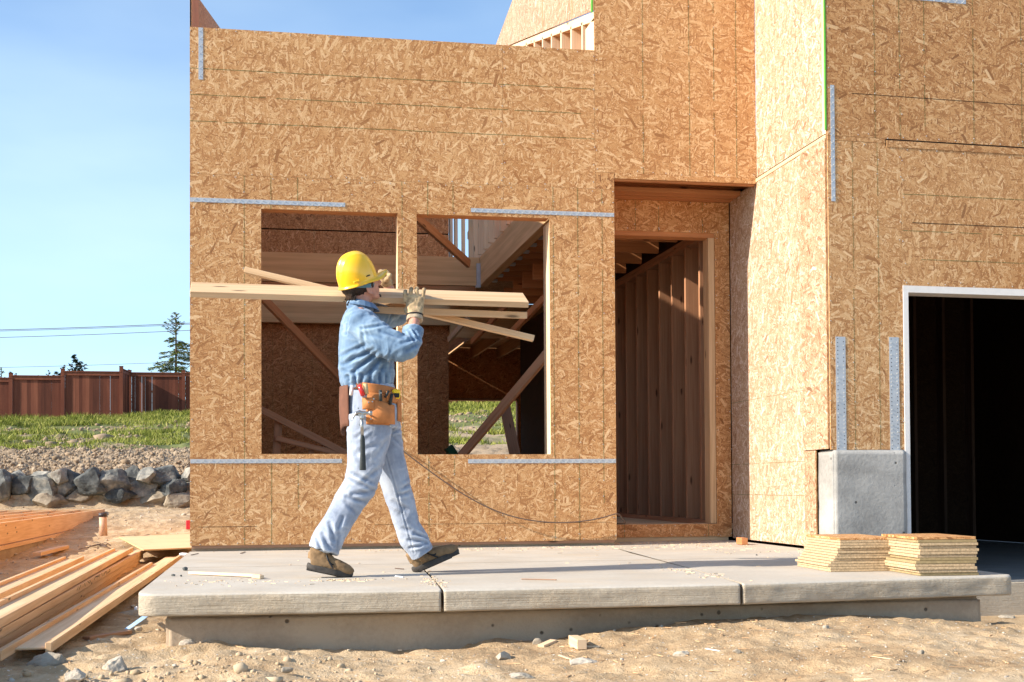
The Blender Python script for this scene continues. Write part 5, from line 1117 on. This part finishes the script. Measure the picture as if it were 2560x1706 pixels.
# ---- shoes
def shoe(heel, toe, Y, label, lace=True):
    """local frame: x heel to toe, z up"""
    hp, tp = PX(*heel, Y), PX(*toe, Y); d = tp-hp; L = d.length; an = math.atan2(d.z, d.x); Ms = Matrix.Translation(hp) @ Matrix.Rotation(-an, 4, 'Y'); q = lambda x, y, z: Ms @ Vector((x*L, y, z))
    e = empty('shoe', (0, 0, 0), None, None); e.parent = man; e.matrix_parent_inverse = pinv(man)
    bm = bmesh.new()
    up = [(.04, .062, .028, .055), (.12, .068, .037, .062), (.25, .066, .041, .06), (.38, .058, .042, .05), (.52, .050, .046, .040), (.66, .048, .051, .036), (.78, .044, .050, .032), (.88, .040, .044, .028), (.95, .034, .032, .022), (.985, .028, .018, .013)]
    loft(bm, [(q(x, 0, z), h, w_) for x, z, w_, h in up], 26, 2.4)
    loft(bm, [(q(.20, 0, .07), .055, .037), (q(.17, 0, .105), .052, .038)], 22, 2.1)
    up_ = solid('upper', bm, .004, 'shoe', e, 3, fnoise=clothn(.0025, 18, 18, 18))
    bm = bmesh.new(); n = 40; o_ = []
    def outl(k, z, g=0):
        a = 2*math.pi*k/n; x = .5+.5*math.cos(a); wv = (.044+.010*math.sin(x*3.1))*abs(math.sin(a))**.75*(1 if x > .3 else .95); waist = -.006*math.exp(-((x-.38)/.14)**2)
        return q(x*(1.0)+g*(x-.5), math.copysign(max(0, wv+waist), math.sin(a)), z+(.008*max(0, (x-.8)/.2)**1.5)+(.006*max(0, (.12-x)/.12)))
    prof = [(.0, -.03), (.004, .0), (.016, .012), (.028, .0), (.031, -.04)]
    rings = [[bm.verts.new(outl(k, z, g)) for k in range(n)] for z, g in prof]
    for a, b_ in zip(rings, rings[1:]):
        for k in range(n): bm.faces.new((a[k], a[(k+1) % n], b_[(k+1) % n], b_[k]))
    bm.faces.new(rings[0][::-1]); bm.faces.new(rings[-1]); bmesh.ops.recalc_face_normals(bm, faces=bm.faces); me = bpy.data.meshes.new('sole'); bm.to_mesh(me); bm.free(); me.shade_smooth(); link('sole', me, 'sole', e)
    b = MB()
    for k in range(11): b.obox(q(.06+k*.088, 0, -.0002 if k < 9 else .003), (Ms.to_3x3() @ Vector((0, 1, 0)), Ms.to_3x3() @ Vector((1, 0, 0)), Ms.to_3x3() @ Vector((0, 0, 1))), (.036 if k < 9 else .024, .012, .004))
    b.build('tread', 'sole', e)
    lp = []
    for k in range(7):
        x = .30+k*.045; z = .126-.0088*k; lp += [q(x, .030*(-1)**k, z-.008), q(x+.02, 0, z+.008)]
    lp += [q(.58, -.03, .06), q(.5, -.055, .05), q(.38, -.052, .075), q(.33, -.02, .118), q(.42, -.05, .06), q(.55, -.058, .035)]
    lo = curve('laces', lp, .0042, 'black'); lo.parent = e; lo.matrix_parent_inverse = pinv(e)
    b = MB(); b.obox(q(.42, -.0485, .052), (Ms.to_3x3() @ Vector((1, 0, -.25)).normalized(), Ms.to_3x3() @ Vector((0, 1, .25)).normalized(), Ms.to_3x3() @ Vector((.25, 0, 1)).normalized()), (.03, .003, .012)); 
    return e
s1 = shoe((765, 1423), (880, 1447), -3.07, 'back'); s2 = shoe((1034, 1434), (1150, 1383), -2.77, 'front')
bm = bmesh.new(); loft(bm, [(PX(806, 1400, -3.065), .042, .040), (PX(806, 1376, -3.06), .044, .044)], 18, 2); me = bpy.data.meshes.new('sock'); bm.to_mesh(me); bm.free(); me.shade_smooth(); link('sock', me, 'sock', man)
bm = bmesh.new(); loft(bm, [(PX(1056, 1402, -2.775), .044, .042), (PX(1060, 1382, -2.78), .046, .044)], 18, 2); me = bpy.data.meshes.new('sock'); bm.to_mesh(me); bm.free(); me.shade_smooth(); link('sock', me, 'shoe', man)
# ---- gloves
bm = bmesh.new()
g0, g1 = PX(1037, 792, -2.985), PX(1038, 748, -2.955)
loft(bm, [(PX(1037, 797, -3.0), .044, .037), (g0, .043, .034), (PX(1037, 770, -2.965), .049, .024), (g1, .051, .019), (PX(1039, 741, -2.95), .047, .014)], 22, 2.4)
for kx, tx, ky, ty, r in ((1015, 1012.5, 752, 729, .0115), (1029, 1027, 745, 723, .012), (1044, 1041.5, 744, 722, .012), (1055, 1059, 751, 724, .0105)):
    k0, k1 = PX(kx, ky, -2.95), PX(tx, ty+8, -2.955); k2 = PX(tx+1, ty, -2.93); k3 = PX(tx+2, ty+1, -2.90)
    capsule(bm, [k0, k1, k2, k3], [r*1.1, r, r*.95, r*.85], 10)
capsule(bm, [PX(1022, 782, -2.965), PX(1016, 777, -2.93), PX(1014, 774, -2.895), PX(1015, 773, -2.86)], [.017, .0145, .0125, .011], 10)
solid('glove', bm, .0036, 'glove', man, 2, fnoise=clothn(.003, 30, 30, 22))
bm = bmesh.new(); loft(bm, [(PX(1037, 802, -3.008), .046, .04), (PX(1037, 793, -3.0), .044, .038), (PX(1037, 788, -2.995), .044, .036)], 22, 2.2); solid('glove_cuff', bm, .004, 'gcuff', man, 1, fnoise=clothn(.003, 20, 20, 20))
bm = bmesh.new(); loft(bm, [(PX(1037, 790.5, -2.998), .0475, .0405), (PX(1037, 787.5, -2.996), .0475, .0405)], 24, 2.2); me = bpy.data.meshes.new('wrist_band'); bm.to_mesh(me); bm.free(); me.shade_smooth(); link('wrist_band', me, 'black', man)
bm = bmesh.new()
loft(bm, [(PX(971, 712, -2.62), .032, .036), (PX(963, 702, -2.645), .034, .042), (PX(957, 690, -2.66), .03, .044), (PX(955, 683, -2.675), .018, .04)], 18, 2.3)
for k, dy in enumerate((-.035, -.012, .012, .035)):
    a = PX(957, 684, -2.665+dy); capsule(bm, [a, a+Vector((.012, 0, .012)), a+Vector((.026, -.004, .006)), a+Vector((.034, -.006, -.012))], [.0125, .0115, .011, .010], 9)
capsule(bm, [PX(966, 700, -2.69), PX(972, 694, -2.71), PX(975, 688, -2.715)], [.015, .013, .011], 9)
solid('glove', bm, .0036, 'glove', man, 2, fnoise=clothn(.003, 30, 30, 22))
# ---- tool belt
def wrap(name, ang0, ang1, ztop, zbot, mat, parent, off=.0, thick=.004, bulge=0, n=18, m=8, zc=None):
    """leather sheet wrapped round the hips; angles measured from the front (+x), negative towards the street; z as functions of angle"""
    c = PX(926, 1010); b = bmesh.new(); g = []
    for j in range(m+1):
        row = []
        for i in range(n+1):
            a = ang0+(ang1-ang0)*i/n; u, v = i/n, j/m; z1_, z0_ = ztop(a), zbot(a); z = z1_+(z0_-z1_)*v
            ra, rb = .141+off+bulge*math.sin(math.pi*u)*math.sin(math.pi*min(1, v*1.0+.05)), .187+off+bulge*math.sin(math.pi*u)*math.sin(math.pi*v)
            row.append(b.verts.new((c.x+(z-c.z)*-.02+ra*math.cos(a), YM+rb*math.sin(a), z)))
        g.append(row)
    for j in range(m):
        for i in range(n): b.faces.new((g[j][i], g[j][i+1], g[j+1][i+1], g[j+1][i]))
    bmesh.ops.recalc_face_normals(b, faces=b.faces); bmesh.ops.solidify(b, geom=b.faces[:], thickness=thick); me = bpy.data.meshes.new(name); b.to_mesh(me); b.free(); me.shade_smooth()
    return link(name, me, mat, parent)
zz = lambda y: PX(925, y).z
tb = wrap('tool_belt', -math.pi, math.pi, lambda a: zz(963+8*math.cos(a)+4), lambda a: zz(980+8*math.cos(a)+4), 'beltd', man, .002, .004, n=64, m=2)
wrap('belt_facing', -1.95, .3, lambda a: zz(964+8*math.cos(a)+2), lambda a: zz(990+8*math.cos(a)), 'belt', tb, .008, .004, n=30)
wrap('pouch', -1.83, -.95, lambda a: zz(988+10*math.cos(a)), lambda a: zz(1066+2*math.cos(a)), 'belt', tb, .013, .005, .02, n=24, m=14)
wrap('pouch_front', -1.62, -.78, lambda a: zz(1000+22*max(0, math.cos(a+.15))), lambda a: zz(1063+3*math.cos(a)), 'belt', tb, .028, .004, .022, n=24, m=14)
wrap('small_pocket', -1.92, -1.55, lambda a: zz(1001), lambda a: zz(1030), 'belt', tb, .034, .004, .014, n=14, m=8)
wrap('upper_pocket', -1.1, -.35, lambda a: zz(980+10*math.cos(a)), lambda a: zz(1005+10*math.cos(a)), 'belt', tb, .022, .004, .012, n=14, m=6)
wrap('pouch_flap', -.62, -.12, lambda a: zz(990), lambda a: zz(1042+16*math.cos(a)), 'belt', tb, .03, .004, .0, n=8, m=8)
wrap('hip_flap', 2.6, 3.82, lambda a: zz(968), lambda a: zz(1078+10*math.sin(a*3)), 'beltd', tb, .026, .004, .006, n=14, m=10)
wrap('far_pouch', .9, 2.0, lambda a: zz(985), lambda a: zz(1060), 'belt', tb, .015, .005, .03, n=14, m=8)
wrap('buckle', 3.35, 3.62, lambda a: zz(958), lambda a: zz(975), 'black', tb, .014, .006, .002, n=6, m=2)
b = MB()
for x, y in (zB(635, 195), zB(625, 325), zB(530, 245), zB(605, 200), zB(700, 130), zB(645, 175), zB(770, 380), zB(645, 395), zB(540, 370)):
    p = PX(x, y, -3.16); b.obox(p, ((1, 0, 0), (0, 0, 1), (0, 1, 0)), (.0035, .0035, .012))
b.build('rivets', 'steel', tb)
# buttoned hammer loop
bm = bmesh.new(); loft(bm, [(PX(898, 1034, -3.155), .018, .03), (PX(898, 1040, -3.155), .018, .03)], 20, 2); me = bpy.data.meshes.new('hammer_loop'); bm.to_mesh(me); bm.free(); link('hammer_loop', me, 'steel', tb)
# ---- hammer and the other tools: things of their own
hm = empty('hammer', PX(904, 1110, -3.18), 'steel claw hammer with black rubber grip hanging at the hip', 'hammer')
YH = -3.175
bm = bmesh.new(); loft(bm, [(PX(904, 1040, YH), .009, .008), (PX(906, 1092, YH), .0085, .007)], 14, 2.5); me = bpy.data.meshes.new('shank'); bm.to_mesh(me); bm.free(); me.shade_smooth(); link('shank', me, 'steel', hm)
bm = bmesh.new(); loft(bm, [(PX(906, 1090, YH), .010, .010), (PX(906.5, 1100, YH), .013, .012), (PX(907, 1130, YH), .0135, .013), (PX(907, 1160, YH), .0165, .015), (PX(907, 1176, YH), .018, .016)], 18, 2.6); solid('grip', bm, .003, 'grip', hm, 2)
bm = bmesh.new(); loft(bm, [(PX(931, 1033, YH), .013, .013), (PX(924, 1033, YH), .013, .013), (PX(922, 1033, YH), .009, .009), (PX(914, 1033, YH), .010, .010), (PX(905, 1034, YH), .014, .011), (PX(898, 1031, YH), .012, .013), (PX(890, 1033, YH), .008, .015), (PX(884, 1041, YH), .006, .014), (PX(879, 1052, YH), .003, .012)], 16, 2.2)
loft(bm, [(PX(905, 1030, YH), .012, .010), (PX(905, 1048, YH), .013, .012)], 14, 2.4); solid('hammer_head', bm, .003, 'steel', hm, 1)
def stick(name, a, c, Y, r0, r1, mat, label, cat, tip=None):
    e = empty(name, PX(*a, Y), label, cat); cyl('handle', PX(*a, Y), PX(*c, Y), r0, r1, mat, e, 14)
    if tip: cyl('tip', PX(*c, Y), PX(*tip, Y), .005, .004, 'black' if 'pen' in name else 'steel', e, 10)
    return e
stick('screwdriver', zA(540, 1235), zA(572, 1330), -3.16, .0115, .013, 'redp', 'red handled screwdriver in the tool belt', 'screwdriver', zA(580, 1350))
stick('screwdriver', zA(590, 1225), zA(600, 1315), -3.155, .012, .013, 'clear', 'clear amber handled screwdriver in the tool belt', 'screwdriver', zA(600, 1345))
stick('chisel', zA(478, 1240), zA(468, 1325), -3.12, .010, .009, 'prime', 'white and steel marking tool clipped at the back of the belt', 'tool', zA(465, 1330))
stick('pliers', zA(718, 1280), zA(722, 1375), -3.16, .0085, .009, 'grip', 'black pliers handle nearest the middle of the belt', 'pliers'); stick('pliers', zA(790, 1285), zA(760, 1345), -3.13, .007, .007, 'grip', 'short black pliers handle in the upper pocket', 'pliers'); stick('cutter', zA(818, 1310), zA(800, 1405), -3.12, .009, .009, 'grip', 'black cutter handle at the front of the belt', 'cutter')
e = PX(*zA(852, 1310), -3.06); tm = box('tape_measure', (e.x-.022, e.x+.022), (-3.085, -3.04), (e.z-.03, e.z+.022), 'yel', None, .008); tag(tm, 'yellow and black tape measure clipped to the front of the belt', 'tape measure'); b = MB(); b.box((e.x-.016, e.x+.016), (-3.0885, -3.084), (e.z-.024, e.z+.0)); pz = b.build('case_inset', 'black', tm, .002)

# ---- the lumber he carries
def board_between(name, a_lo, b_lo, Ya, Yb, wd, th, tilt, mat, label):
    """a_lo, b_lo: picture points of the lower near edge at both ends"""
    p, q = PX(*a_lo, Ya), PX(*b_lo, Yb); d = (q-p).normalized(); acr = Vector((0, math.cos(R(tilt)), math.sin(R(tilt)))); acr = (acr-d*acr.dot(d)).normalized(); up = d.cross(acr)*1.0
    if up.z < 0: up = -up
    b = MB(); b.obox((p+q)/2+acr*wd/2+up*th/2, (d, acr, up), ((q-p).length/2, wd/2, th/2)); o = b.build(name, mat, None, .002); return tag(o, label, 'board', 'boards carried on the shoulder')
M['clean'] = wood('clean_pine', (.56, .36, .20), (.74, .53, .33), True, .8)
board_between('carried_board', (475, 744), (1321, 770), -2.90, -2.87, .184, .034, 25, 'clean', 'widest carried board, on top, its broad face lit')
board_between('carried_board', (915, 782), (1318, 797), -2.83, -2.80, .09, .038, 6, 'clean', 'narrow carried board directly under the wide one, ending at the right')
def slant():
    p, q = PX(612, 676, -2.60), PX(1334, 847, -2.74); d = (q-p).normalized(); acr = Vector((0, 1, 0)); acr = (acr-d*acr.dot(d)).normalized(); up = d.cross(acr)
    b = MB(); b.obox((p+q)/2, (d, up, acr), ((q-p).length/2, .0165, .03)); return tag(b.build('carried_board', 'clean', None, .0015), 'thin carried board sloping down to the right beneath the others', 'board', 'boards carried on the shoulder')
slant()
